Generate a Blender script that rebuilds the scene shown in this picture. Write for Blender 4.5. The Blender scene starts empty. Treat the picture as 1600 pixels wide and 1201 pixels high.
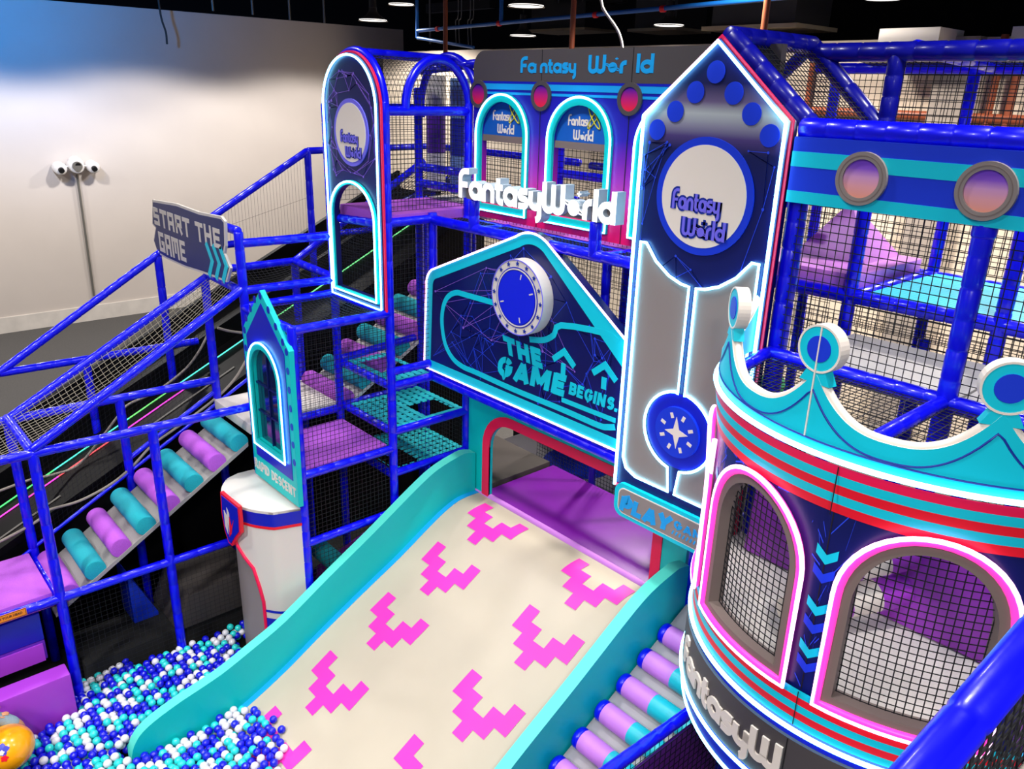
import bpy, bmesh, math, random
from mathutils import Vector, Matrix
random.seed(7)
PI = math.pi
SC = bpy.context.scene
COL = SC.collection

# ------------------------------------------------------------------ camera, world, lights, exposure
EYE = Vector((0.0, 0.0, 6.9))
FPX = 1255.7                                   # focal length in pixels of a 1600 px wide frame
RT = Vector((0.66330956, 0.74785079, 0.02719619))     # camera right
DN = Vector((0.27400147, -0.20888769, -0.93877001))   # camera down
FW = Vector((-0.69637894, 0.63014691, -0.34346942))   # camera forward
cd = bpy.data.cameras.new('camera'); cam = bpy.data.objects.new('camera', cd); COL.objects.link(cam)
cam.matrix_world = Matrix(((RT.x, -DN.x, -FW.x, EYE.x), (RT.y, -DN.y, -FW.y, EYE.y), (RT.z, -DN.z, -FW.z, EYE.z), (0, 0, 0, 1)))
cd.sensor_width = 36; cd.lens = FPX / 1600 * 36; cd.clip_start = 0.05; cd.clip_end = 200
SC.camera = cam
SC.view_settings.view_transform = 'Standard'
SC.view_settings.look = 'None'
SC.view_settings.exposure = 0.0
SC.view_settings.gamma = 1.0
SC.view_settings.use_curve_mapping = False
W = bpy.data.worlds.new('world'); SC.world = W; W.use_nodes = True
W.node_tree.nodes['Background'].inputs[0].default_value = (0.76, 0.74, 1.0, 1)
W.node_tree.nodes['Background'].inputs[1].default_value = 0.14

def lamp(name, kind, loc, energy, color=(1, 1, 1), target=None, **kw):
    l = bpy.data.lights.new(name, kind); l.energy = energy; l.color = color
    for k, v in kw.items(): setattr(l, k, v)
    o = bpy.data.objects.new(name, l); COL.objects.link(o); o.location = loc
    if target is not None:
        o.rotation_euler = (Vector(target) - Vector(loc)).to_track_quat('-Z', 'Y').to_euler()
    return o
# the hall's high-bay lamps over the play area (above and behind the frame), plus added fill lamps
for i, (x, y) in enumerate([(-3.0, 1.0), (-8.5, -0.5), (-1.0, 5.5), (-6.0, 4.0), (-11.5, 3.5)]):
    lamp('hall_and_fill_light', 'AREA', (x, y, 10.2), 155, (1.0, 0.965, 0.92), (x, y + 0.01, 0), shape='DISK', size=0.75, spread=math.radians(125))
lamp('hall_and_fill_light', 'AREA', (-8.5, 12.3, 9.8), 1000, (1.0, 0.92, 0.82), (-8.5, 12.31, 0), shape='DISK', size=0.75, spread=math.radians(132))
lamp('hall_and_fill_light', 'AREA', (-2.5, 12.0, 9.8), 1000, (1.0, 0.92, 0.82), (-2.5, 12.01, 0), shape='DISK', size=0.75, spread=math.radians(132))
for x, y in ((2.5, -2.0), (-5.0, -5.0)):  # unseen fill lamps added behind the viewer to brighten upright faces
    lamp('hall_and_fill_light', 'AREA', (x, y, 9.6), 560, (1.0, 0.965, 0.92), (x - 1.2, y + 1.5, 0), shape='DISK', size=0.9, spread=math.radians(135))
# lamps with deep reflectors in front of the left wall: their cut-off draws the scallops on it
for y in (-2.5, 2.9, 8.2, 13.4):
    lamp('wall_side_light', 'SPOT', (-21.2, y, 9.1), 1500, (1.0, 0.95, 0.9), (-21.2, y + 0.001, 0), spot_size=math.radians(140), spot_blend=0.22, shadow_soft_size=0.25)
lamp('blue_wash_light', 'SPOT', (-20.0, 3.5, 8.6), 1900, (0.0, 0.30, 1.0), (-26, 5.0, 9.6), spot_size=math.radians(110), spot_blend=1.0, shadow_soft_size=0.3)

# ------------------------------------------------------------------ measuring: a picture ray met with a plane of the place
def ray(px, py):
    return RT * ((px - 800) / FPX) + DN * ((py - 600.5) / FPX) + FW
def onx(px, py, x): d = ray(px, py); return EYE + d * ((x - EYE.x) / d.x)
def ony(px, py, y): d = ray(px, py); return EYE + d * ((y - EYE.y) / d.y)
def onz(px, py, z): d = ray(px, py); return EYE + d * ((z - EYE.z) / d.z)
def V(*a): return Vector(a)

# ------------------------------------------------------------------ materials
def lin(h):
    if isinstance(h, str):
        c = [int(h[i:i + 2], 16) / 255 for i in (0, 2, 4)]
    else:
        c = [v / 255 for v in h]
    return tuple(v / 12.92 if v <= 0.04045 else ((v + 0.055) / 1.055) ** 2.4 for v in c) + (1,)
def setin(b, name, v):
    if name in b.inputs: b.inputs[name].default_value = v
def mat(name, col, rough=0.5, metal=0.0, coat=0.0, emit=None, es=0.0, noise=0.0, nscale=20, bump=0.0, spec=0.5):
    m = bpy.data.materials.new(name); m.use_nodes = True
    nt = m.node_tree; b = nt.nodes['Principled BSDF']
    c = lin(col); setin(b, 'Base Color', c); setin(b, 'Roughness', rough); setin(b, 'Metallic', metal)
    setin(b, 'Coat Weight', coat); setin(b, 'Coat Roughness', 0.08); setin(b, 'Specular IOR Level', spec)
    if emit is not None:
        setin(b, 'Emission Color', tuple(emit) + (1,)); setin(b, 'Emission Strength', es)
    if noise or bump:
        tc = nt.nodes.new('ShaderNodeTexCoord'); nz = nt.nodes.new('ShaderNodeTexNoise')
        nz.inputs['Scale'].default_value = nscale; nz.inputs['Detail'].default_value = 4
        nt.links.new(tc.outputs['Object'], nz.inputs['Vector'])
        if noise:
            rp = nt.nodes.new('ShaderNodeValToRGB')
            rp.color_ramp.elements[0].position = 0.3; rp.color_ramp.elements[1].position = 0.7
            rp.color_ramp.elements[0].color = tuple(v * (1 - noise) for v in c[:3]) + (1,)
            rp.color_ramp.elements[1].color = tuple(min(1, v * (1 + noise)) for v in c[:3]) + (1,)
            nt.links.new(nz.outputs['Fac'], rp.inputs['Fac']); nt.links.new(rp.outputs['Color'], b.inputs['Base Color'])
        if bump:
            bp = nt.nodes.new('ShaderNodeBump'); bp.inputs['Strength'].default_value = bump; bp.inputs['Distance'].default_value = 0.01
            nt.links.new(nz.outputs['Fac'], bp.inputs['Height']); nt.links.new(bp.outputs['Normal'], b.inputs['Normal'])
    return m
def grad(name, axis, lo, hi, stops, rough=0.4):
    """printed colour gradient along a world axis"""
    m = bpy.data.materials.new(name); m.use_nodes = True
    nt = m.node_tree; b = nt.nodes['Principled BSDF']; setin(b, 'Roughness', rough)
    g = nt.nodes.new('ShaderNodeNewGeometry'); s = nt.nodes.new('ShaderNodeSeparateXYZ'); mr = nt.nodes.new('ShaderNodeMapRange'); rp = nt.nodes.new('ShaderNodeValToRGB')
    nt.links.new(g.outputs['Position'], s.inputs[0]); nt.links.new(s.outputs['XYZ'.index(axis)], mr.inputs['Value'])
    mr.inputs['From Min'].default_value = lo; mr.inputs['From Max'].default_value = hi
    nt.links.new(mr.outputs[0], rp.inputs['Fac'])
    cr = rp.color_ramp
    while len(cr.elements) < len(stops): cr.elements.new(0.5)
    for e, (p, c) in zip(cr.elements, stops): e.position = p; e.color = lin(c)
    nt.links.new(rp.outputs['Color'], b.inputs['Base Color'])
    return m
M = {}
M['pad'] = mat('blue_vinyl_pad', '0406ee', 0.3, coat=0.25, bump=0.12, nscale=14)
M['pad_shaded'] = mat('shaded_blue_vinyl_pad', '060aa0', 0.32, coat=0.2, bump=0.1, nscale=14)  # same blue vinyl with the shade put into its colour
M['net'] = mat('black_net_cord', '0c0c14', 0.8)
M['netlight'] = mat('grey_net_cord', '8f8878', 0.8)
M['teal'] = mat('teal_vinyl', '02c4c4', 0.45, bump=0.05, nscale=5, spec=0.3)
M['teal_lit'] = mat('lit_teal_vinyl', '58e2d0', 0.5, bump=0.05, nscale=5)  # paler copy of the teal; light on the wall tops put into colour
M['cyan'] = mat('cyan_print', '02cbe2', 0.4)
M['sky'] = mat('sky_blue_print', '12a0ea', 0.4)
M['bed'] = mat('beige_vinyl', 'bdb3a2', 0.4, noise=0.03, nscale=2, bump=0.03)
M['pink'] = mat('pink_print', 'f432b6', 0.45)
M['hot'] = mat('red_pink_trim', 'f2104e', 0.45)
M['red'] = mat('red_print', 'e8102a', 0.45)
M['purple'] = mat('lilac_carpet', 'b254d0', 0.8, noise=0.1, nscale=120, bump=0.15)
M['purple_vinyl'] = mat('purple_vinyl', 'a63ccc', 0.4, bump=0.04, nscale=6)
M['lilac_vinyl'] = mat('lilac_vinyl', 'cf84e6', 0.4, bump=0.04, nscale=6)
M['violet'] = mat('deep_violet_vinyl', '5a16a8', 0.45)
M['tealcarpet'] = mat('teal_carpet', '12a6b4', 0.85, noise=0.1, nscale=120, bump=0.15)
M['greycarpet'] = mat('grey_carpet', '9a9694', 0.9, noise=0.12, nscale=150, bump=0.2)
M['whitecarpet'] = mat('off_white_mat', 'cfc8c4', 0.8, noise=0.05, nscale=80)
M['greymat'] = mat('light_grey_mat', 'a5a3a6', 0.6, noise=0.04, nscale=4)
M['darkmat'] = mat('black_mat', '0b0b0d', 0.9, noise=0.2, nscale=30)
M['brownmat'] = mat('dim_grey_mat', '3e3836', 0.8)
M['navy'] = mat('navy_print', '041058', 0.35, noise=0.25, nscale=1.6)
M['navy2'] = mat('blue_print', '0a1ab8', 0.38)
M['royal'] = mat('royal_blue_print', '1238d8', 0.4)
M['lav'] = mat('lavender_blue_print', '746cf2', 0.4)
M['cream'] = mat('cream_print', 'ece2d8', 0.45)
M['white'] = mat('white_vinyl', 'd8d2cb', 0.42)
M['wgrey'] = mat('grey_board', '8f8582', 0.45)
M['dgrey'] = mat('charcoal_board', '4a4548', 0.5)
M['taupe'] = mat('taupe_trim', '7a6c68', 0.5)
M['dark_line'] = mat('dark_blue_line', '0a2a9a', 0.45)
M['line_blue'] = mat('blue_web_line', '2444e0', 0.4)
M['line_lilac'] = mat('lilac_web_line', '8a62e0', 0.4)
M['yellow_print'] = mat('yellow_print', 'd8d020', 0.4)
M['led_white'] = mat('cyan_white_led', 'ffffff', 0.4, emit=(0.22, 0.74, 1.0), es=8.0)
M['led_pink'] = mat('pink_led', 'ffffff', 0.4, emit=(1.0, 0.45, 0.85), es=3.0)
M['halo_hot'] = mat('hot_pink_halo', 'ff30b0', 0.4, emit=(1.0, 0.05, 0.42), es=1.1)
M['letterlit'] = mat('lit_letter_face', 'ffffff', 0.4, emit=(0.93, 0.96, 1.0), es=1.25)
M['letterpink'] = mat('pink_lit_letter_face', 'ffffff', 0.4, emit=(1.0, 0.70, 0.72), es=1.1)
M['letterside'] = mat('pale_letter_side', 'b9c6d2', 0.4)
M['glass'] = mat('dark_tinted_glass', '10204a', 0.08, coat=0.5)
M['steel'] = mat('galvanised_steel', '8c8a84', 0.4, metal=0.7)
M['rope'] = mat('grey_rope', '8d857c', 0.9)
M['black'] = mat('black_plastic', '0b0b0d', 0.6)
M['slideblack'] = mat('black_slide_vinyl', '0a0a0c', 0.5, noise=0.2, nscale=3, bump=0.08, spec=0.06)
M['ball_b'] = mat('dark_blue_ball', '0c12cc', 0.22, coat=0.3)
M['ball_t'] = mat('turquoise_ball', '25cfcf', 0.25, coat=0.3)
M['ball_w'] = mat('white_ball', 'dcdbe4', 0.25, coat=0.3)
M['yellow'] = mat('yellow_orange_vinyl', 'ffa808', 0.25, coat=0.4)
M['orange'] = mat('orange_sticker', 'f08a1e', 0.5)
M['green'] = mat('mint_green_ball', '5cdc8c', 0.4)
M['bpipe'] = mat('blue_painted_pipe', '1262b8', 0.4)
M['brown'] = mat('red_brown_pipe', '8a4428', 0.5)
M['duct'] = mat('galvanised_duct_lit', 'cbb894', 0.5, metal=0.25, noise=0.1, nscale=2)  # lightened so the colour carries bounce light on the duct undersides
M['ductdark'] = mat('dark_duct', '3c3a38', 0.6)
M['denim'] = mat('pale_denim', '8fa6b4', 0.85, noise=0.1, nscale=60)
M['skin'] = mat('skin', 'c58a68', 0.55)
M['redcloth'] = mat('red_cloth', 'c0452c', 0.8)
M['hair'] = mat('dark_hair', '18120e', 0.6)
M['lampshade'] = mat('aluminium_reflector', '5c5854', 0.4, metal=0.5)
M['lamplit'] = mat('lit_lamp_diffuser', 'ffffff', 0.4, emit=(1.0, 0.95, 0.88), es=1.6)
M['brightcyan'] = mat('bright_turquoise_webbing', '14c0e0', 0.5)
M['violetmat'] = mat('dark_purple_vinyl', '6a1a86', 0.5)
M['winblue'] = mat('window_blue_print', '0f5cc0', 0.4)
M['camwhite'] = mat('white_plastic', 'e6e2de', 0.4)

# ------------------------------------------------------------------ object helpers
def root_loc(p):
    v = Vector((0, 0, 0))
    while p is not None: v = v + Vector(p.location); p = p.parent
    return v
def link(name, me, m, parent=None, smooth=True):
    ms = m if isinstance(m, (list, tuple)) else [m]
    for x in ms: me.materials.append(x)
    if parent is not None: me.transform(Matrix.Translation(-root_loc(parent)))
    o = bpy.data.objects.new(name, me); COL.objects.link(o)
    if parent is not None: o.parent = parent
    return o
def shade(me, on=True, angle=0.6):
    for p in me.polygons: p.use_smooth = on
    if on:
        try: me.set_sharp_from_angle(angle=angle)
        except Exception: pass
def mk(name, bm, m, parent=None, smooth=True, angle=0.6):
    me = bpy.data.meshes.new(name); bm.to_mesh(me); bm.free()
    shade(me, smooth, angle)
    return link(name, me, m, parent)
def thing(name, label, cat, loc=(0, 0, 0), group=None):
    o = bpy.data.objects.new(name, None); COL.objects.link(o); o.location = loc; o.empty_display_size = 0.2
    return tag(o, label, cat, group)
def tag(o, label, cat, group=None, kind=None):
    o['label'] = label; o['category'] = cat
    if group: o['group'] = group
    if kind: o['kind'] = kind
    return o
def struct(o): o['kind'] = 'structure'; return o

def add_box(bm, lo, hi, mi=0):
    vs = [bm.verts.new((x, y, z)) for z in (lo[2], hi[2]) for y in (lo[1], hi[1]) for x in (lo[0], hi[0])]
    for f in ((0, 2, 3, 1), (4, 5, 7, 6), (0, 1, 5, 4), (1, 3, 7, 5), (3, 2, 6, 7), (2, 0, 4, 6)):
        fc = bm.faces.new([vs[i] for i in f]); fc.material_index = mi
    return vs
def box(name, lo, hi, m, parent=None, bev=0.0):
    bm = bmesh.new(); add_box(bm, lo, hi)
    if bev: bmesh.ops.bevel(bm, geom=bm.edges[:], offset=bev, segments=2, profile=0.6, affect='EDGES')
    return mk(name, bm, m, parent, angle=0.9)
def hexa(name, bot, top, m, parent=None, bev=0.0):
    """solid from two rings of points"""
    bm = bmesh.new(); n = len(bot)
    a = [bm.verts.new(p) for p in bot]; b = [bm.verts.new(p) for p in top]
    bm.faces.new(a[::-1]); bm.faces.new(b)
    for i in range(n): bm.faces.new((a[i], a[(i + 1) % n], b[(i + 1) % n], b[i]))
    bmesh.ops.recalc_face_normals(bm, faces=bm.faces[:])
    if bev: bmesh.ops.bevel(bm, geom=bm.edges[:], offset=bev, segments=2, profile=0.6, affect='EDGES')
    return mk(name, bm, m, parent, angle=0.9)
def add_tube(bm, p0, p1, r, seg=12, r1=None, cap=True, mi=0):
    p0 = Vector(p0); p1 = Vector(p1); d = (p1 - p0)
    if d.length < 1e-6: return
    d.normalize(); a = d.orthogonal().normalized(); b = d.cross(a)
    r1 = r if r1 is None else r1
    R0 = [bm.verts.new(p0 + (a * math.cos(t) + b * math.sin(t)) * r) for t in [2 * PI * i / seg for i in range(seg)]]
    R1 = [bm.verts.new(p1 + (a * math.cos(t) + b * math.sin(t)) * r1) for t in [2 * PI * i / seg for i in range(seg)]]
    for i in range(seg):
        f = bm.faces.new((R0[i], R0[(i + 1) % seg], R1[(i + 1) % seg], R1[i])); f.material_index = mi
    if cap:
        bm.faces.new(R0[::-1]).material_index = mi; bm.faces.new(R1).material_index = mi
def pad_bm(bm, p0, p1, r=0.05):
    """vinyl-wrapped foam pad on a pipe: short sleeves with pinched joints and tie bands"""
    p0 = Vector(p0); p1 = Vector(p1); L = (p1 - p0).length; d = (p1 - p0) / L
    n = max(1, round(L / 0.42)); seg = 14
    a = d.orthogonal().normalized(); b = d.cross(a); prev = None
    prof = []
    for k in range(n):
        s0, s1 = L * k / n, L * (k + 1) / n
        prof += [(s0, r * 0.90), (s0 + 0.012, r * 1.0), (s0 + (s1 - s0) * 0.47, r * 1.01), (s0 + (s1 - s0) * 0.5, r * 0.94), (s0 + (s1 - s0) * 0.53, r * 1.01), (s1 - 0.012, r * 1.0)]
    prof.append((L, r * 0.90))
    for s, rr in prof:
        ring = [bm.verts.new(p0 + d * s + (a * math.cos(t) + b * math.sin(t)) * rr) for t in [2 * PI * i / seg for i in range(seg)]]
        if prev:
            for i in range(seg): bm.faces.new((prev[i], prev[(i + 1) % seg], ring[(i + 1) % seg], ring[i]))
        else: bm.faces.new(ring[::-1])
        prev = ring
    bm.faces.new(prev)
def pad(name, p0, p1, parent, r=0.05, m=None):
    bm = bmesh.new(); pad_bm(bm, p0, p1, r)
    return mk(name, bm, m or M['pad'], parent, angle=1.2)
def post(p0, p1, parent, r=0.053, m=None): return pad('post', p0, p1, parent, r, m)
def rail(p0, p1, parent, r=0.05, m=None): return pad('rail', p0, p1, parent, r, m)
def curve_mesh(pts, r, closed=False, res=2, fillcap=True):
    c = bpy.data.curves.new('c', 'CURVE'); c.dimensions = '3D'; c.bevel_depth = r; c.bevel_resolution = res; c.use_fill_caps = fillcap
    s = c.splines.new('POLY'); s.points.add(len(pts) - 1)
    for q, p in zip(s.points, pts): q.co = (p[0], p[1], p[2], 1)
    s.use_cyclic_u = closed
    o = bpy.data.objects.new('c', c); me = bpy.data.meshes.new_from_object(o)
    bpy.data.objects.remove(o); bpy.data.curves.remove(c); me.materials.clear()
    return me
def wire(name, pts, r, m, parent=None, closed=False, res=2):
    me = curve_mesh(pts, r, closed, res); me.name = name; shade(me, True, 1.2)
    return link(name, me, m, parent)
def smooth_path(P, n=8, closed=False):
    """Catmull-Rom through the points"""
    P = [Vector(p) for p in P]; out = []; N = len(P)
    rng = range(N if closed else N - 1)
    for i in rng:
        p1, p2 = P[i], P[(i + 1) % N]
        p0 = P[(i - 1) % N] if (closed or i > 0) else p1 * 2 - p2
        p3 = P[(i + 2) % N] if (closed or i + 2 < N) else p2 * 2 - p1
        for k in range(n):
            t = k / n
            out.append(0.5 * ((2 * p1) + (p2 - p0) * t + (2 * p0 - 5 * p1 + 4 * p2 - p3) * t * t + (3 * p1 - p0 - 3 * p2 + p3) * t ** 3))
    if not closed: out.append(P[-1])
    return out

# ---- flat things: a frame is (origin, u, v, n); n points at the viewer's side
class Frame:
    def __init__(s, o, u, v):
        s.o = Vector(o); s.u = Vector(u); s.v = Vector(v); s.n = s.u.cross(s.v)
    def at(s, a, b, d=0.0): return s.o + s.u * a + s.v * b + s.n * d
    def px(s, x, y):
        d = ray(x, y); t = (s.o - EYE).dot(s.n) / d.dot(s.n); p = EYE + d * t - s.o
        return (p.dot(s.u), p.dot(s.v))
    def pxs(s, L): return [s.px(*p) for p in L]
def yframe(y): return Frame((0, y, 0), (1, 0, 0), (0, 0, 1))       # u = x, v = z, faces -y
def fill2d(loops, thick):
    c = bpy.data.curves.new('c', 'CURVE'); c.dimensions = '2D'; c.fill_mode = 'BOTH'; c.extrude = thick / 2
    for L in loops:
        s = c.splines.new('POLY'); s.points.add(len(L) - 1)
        for q, p in zip(s.points, L): q.co = (p[0], p[1], 0, 1)
        s.use_cyclic_u = True
    o = bpy.data.objects.new('c', c); me = bpy.data.meshes.new_from_object(o)
    bpy.data.objects.remove(o); bpy.data.curves.remove(c); me.materials.clear()
    return me
def flat(name, loops, fr, d0, d1, m, parent=None):
    """plate with the outline (and holes) given in the frame, from depth d0 to d1 along its normal"""
    if not isinstance(loops[0][0], (tuple, list, Vector)): loops = [loops]
    me = fill2d(loops, d1 - d0); mid = (d0 + d1) / 2
    for v in me.vertices: v.co = fr.at(v.co.x, v.co.y, v.co.z + mid)
    me.name = name; shade(me, False)
    return link(name, me, m, parent)
def circle(u, v, r, n=40, ry=None): return [(u + r * math.cos(2 * PI * i / n), v + (ry or r) * math.sin(2 * PI * i / n)) for i in range(n)]
def arc(u, v, r, a0, a1, n=14, ry=None):
    return [(u + r * math.cos(math.radians(a0 + (a1 - a0) * i / n)), v + (ry or r) * math.sin(math.radians(a0 + (a1 - a0) * i / n))) for i in range(n + 1)]
def rect(u0, v0, u1, v1): return [(u0, v0), (u1, v0), (u1, v1), (u0, v1)]
def rrect(u0, v0, u1, v1, r):
    return arc(u1 - r, v0 + r, r, -90, 0, 6) + arc(u1 - r, v1 - r, r, 0, 90, 6) + arc(u0 + r, v1 - r, r, 90, 180, 6) + arc(u0 + r, v0 + r, r, 180, 270, 6)
def archloop(u0, v0, u1, vs, vt, n=18):
    """window outline: straight sides to vs, half ellipse up to vt"""
    c = (u0 + u1) / 2
    return [(u0, v0), (u1, v0)] + arc(c, vs, (u1 - u0) / 2, 0, 180, n, vt - vs)
def offset_loop(L, d):
    """inset (d>0) of a counter-clockwise loop with mitred corners"""
    n = len(L); out = []
    area = sum(L[i][0] * L[(i + 1) % n][1] - L[(i + 1) % n][0] * L[i][1] for i in range(n))
    sg = 1 if area > 0 else -1
    for i in range(n):
        p0, p1, p2 = Vector(L[i - 1][:2]), Vector(L[i][:2]), Vector(L[(i + 1) % n][:2])
        e0 = (p1 - p0); e1 = (p2 - p1)
        if e0.length < 1e-7 or e1.length < 1e-7: out.append(tuple(p1)); continue
        e0.normalize(); e1.normalize()
        n0 = Vector((-e0.y, e0.x)) * sg; n1 = Vector((-e1.y, e1.x)) * sg
        b = n0 + n1; k = b.length_squared
        out.append(tuple(p1 + b * (2 * d / k if k > 0.15 else d)))
    return out
def ring3(fr, L, d): return [fr.at(u, v, d) for u, v in L]

# ---- stroke lettering (rounded display capitals and lower case)
def A(cx, cy, r, a0, a1, n=9): return arc(cx, cy, r, a0, a1, n)
GL = {
 'F': ([[(.14, 0), (.14, 1.08)] + A(.54, 1.08, .40, 180, 90)[1:] + [(.80, 1.48)], [(.14, .74), (.70, .74)]], .84),
 'a': ([A(.47, .5, .36, 0, 360, 20), [(.83, 0), (.83, .92)]], 1.0),
 'n': ([[(.14, 0), (.14, .54)] + A(.46, .54, .32, 180, 0)[1:] + [(.78, 0)]], .93),
 't': ([[(.26, 1.34), (.26, .36)] + A(.50, .36, .24, 180, 270)[1:] + [(.62, .12)], [(.02, .88), (.58, .88)]], .66),
 's': ([[(.66, .87), (.32, .87)] + A(.32, .69, .18, 90, 270)[1:] + [(.42, .51)] + A(.42, .32, .19, 90, -90)[1:] + [(.06, .13)]], .74),
 'y': ([[(.14, .95), (.14, .46)] + A(.44, .46, .30, 180, 360)[1:] + [(.74, .95)], [(.74, .9), (.74, -.16)] + A(.46, -.16, .28, 0, -80)[1:]], .9),
 'W': ([[(.14, 1.5), (.14, .44)] + A(.43, .44, .29, 180, 360)[1:] + [(.72, 1.42)], [(.72, .5), (.72, .44)] + A(1.01, .44, .29, 180, 360)[1:] + [(1.30, 1.5)]], 1.46),
 'o': ([A(.52, .48, .19, 0, 360, 18), A(.52, .48, .03, 0, 360, 8), [(.52 + .66 * math.cos(t) * .94 - .10 * math.sin(t) * -.42, .5 - .66 * math.cos(t) * .42 + .10 * math.sin(t) * .9) for t in [2 * PI * i / 24 for i in range(25)]], [(.80, 1.04), (.80, 1.30)], [(.67, 1.17), (.93, 1.17)]], 1.06),
 'r': ([[(.14, 0), (.14, .54)] + A(.46, .54, .32, 180, 80)[1:]], .60),
 'l': ([[(.14, 0), (.14, 1.5)]], .32),
 'd': ([A(.47, .5, .36, 0, 360, 20), [(.83, 0), (.83, 1.5)]], 1.0),
 ' ': ([], .5),
 # square block capitals
 'S#': ([[(.72, .88), (.14, .88), (.14, .52), (.72, .52), (.72, .14), (.06, .14)]], .92),
 'T#': ([[(0, .88), (.86, .88)], [(.43, .88), (.43, 0)]], .92),
 'A#': ([[(.14, 0), (.14, .88), (.72, .88), (.72, 0)], [(.14, .42), (.72, .42)]], .92),
 'R#': ([[(.14, 0), (.14, .88), (.72, .88), (.72, .46), (.14, .46)], [(.48, .46), (.76, 0)]], .92),
 'H#': ([[(.14, 0), (.14, 1.02)], [(.72, 0), (.72, 1.02)], [(.14, .5), (.72, .5)]], .92),
 'E#': ([[(.78, .88), (.14, .88), (.14, .14), (.78, .14)], [(.14, .51), (.68, .51)]], .92),
 'G#': ([[(.78, .88), (.14, .88), (.14, .14), (.72, .14), (.72, .48), (.42, .48)]], .92),
 'M#': ([[(.14, 0), (.14, .88), (.90, .88), (.90, 0)], [(.52, .88), (.52, .25)]], 1.10),
}
H_ = .13
GL.update({
 'T*': ([[(0, .87), (.82, .87)], [(.41, .87), (.41, 0)]], .90),
 'H*': ([[(.13, 0), (.13, 1)], [(.67, 0), (.67, 1)], [(.13, .5), (.67, .5)]], .90),
 'E*': ([[(.13, 0), (.13, 1)], [(.1, .87), (.66, .87)], [(.1, .5), (.60, .5)], [(.1, .13), (.68, .13)]], .78),
 'G*': ([A(.41, .57, .30, 25, 90, 5) + A(.41, .43, .30, 180, 270, 6)[0:0] + A(.43, .57, .30, 90, 180, 6) + A(.43, .43, .30, 180, 270, 6) + A(.43, .43, .30, 270, 350, 5) + [(.73, .50)], [(.46, .47), (.86, .47)]], .94),
 'A*': ([[(.10, -.02), (.44, .93)], [(.78, -.02), (.44, .93)], [(.22, .26), (.66, .26)]], .92),
 'M*': ([[(.13, 0), (.13, 1)], [(.91, 0), (.91, 1)], [(.15, .95), (.52, .22)], [(.89, .95), (.52, .22)]], 1.12),
 'B*': ([[(.13, 0), (.13, 1)], [(.1, .87), (.42, .87)] + A(.44, .69, .18, 90, -90, 8) + [(.1, .51)], [(.1, .51), (.46, .51)] + A(.47, .32, .19, 90, -90, 8) + [(.1, .13)]], .82),
 'I*': ([[(.13, 0), (.13, 1)]], .34),
 'N*': ([[(.13, 0), (.13, 1)], [(.69, 0), (.69, 1)], [(.15, .93), (.67, .07)]], .92),
 'S*': ([[(.66, .76)] + A(.40, .68, .20, 30, 90, 4) + A(.37, .69, .19, 90, 270, 9) + [(.42, .50)] + A(.43, .32, .19, 90, -90, 9) + A(.38, .33, .20, -90, -150, 4)], .80),
 '.*': ([[(.02, .13), (.28, .13)]], .34),
 'P*': ([[(.13, 0), (.13, 1)], [(.1, .87), (.44, .87)] + A(.44, .65, .22, 90, -90, 9) + [(.1, .43)]], .80),
 'L*': ([[(.13, 0), (.13, 1)], [(.1, .13), (.64, .13)]], .70),
 'Y*': ([[(.06, 1.0), (.42, .45)], [(.78, 1.0), (.42, .45)], [(.42, .5), (.42, 0)]], .86),
 'R*': ([[(.13, 0), (.13, 1)], [(.1, .87), (.44, .87)] + A(.44, .66, .21, 90, -90, 9) + [(.1, .45)], [(.42, .46), (.70, 0)]], .84),
 'D*': ([[(.13, 0), (.13, 1)], [(.1, .87), (.36, .87)] + A(.38, .50, .37, 90, -90, 12) + [(.1, .13)]], .88),
 'C*': ([A(.43, .57, .30, 25, 90, 5) + A(.43, .57, .30, 90, 180, 6) + A(.43, .43, .30, 180, 270, 6) + A(.43, .43, .30, 270, 335, 5)], .82),
})
def heavy(txt, fr, u, v, w, h, d0, d1, m, parent, weight=.27, gap=.05, name='lettering'):
    keys = [c + '*' if c != ' ' else c for c in txt]; tot = sum(GL[k][1] for k in keys) + gap * (len(keys) - 1); sx = w / tot; x = 0; bm = bmesh.new(); n = 0
    for k in keys:
        for s in GL[k][0]:
            n += 1; ribbon(bm, [(u + (x + p[0]) * sx, v + p[1] * h) for p in s], weight * (sx + h) / 2, fr.at, d0, d1 + .0004 * (n % 4))
        x += GL[k][1] + gap
    return mk(name, bm, m, parent, smooth=False)
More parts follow.
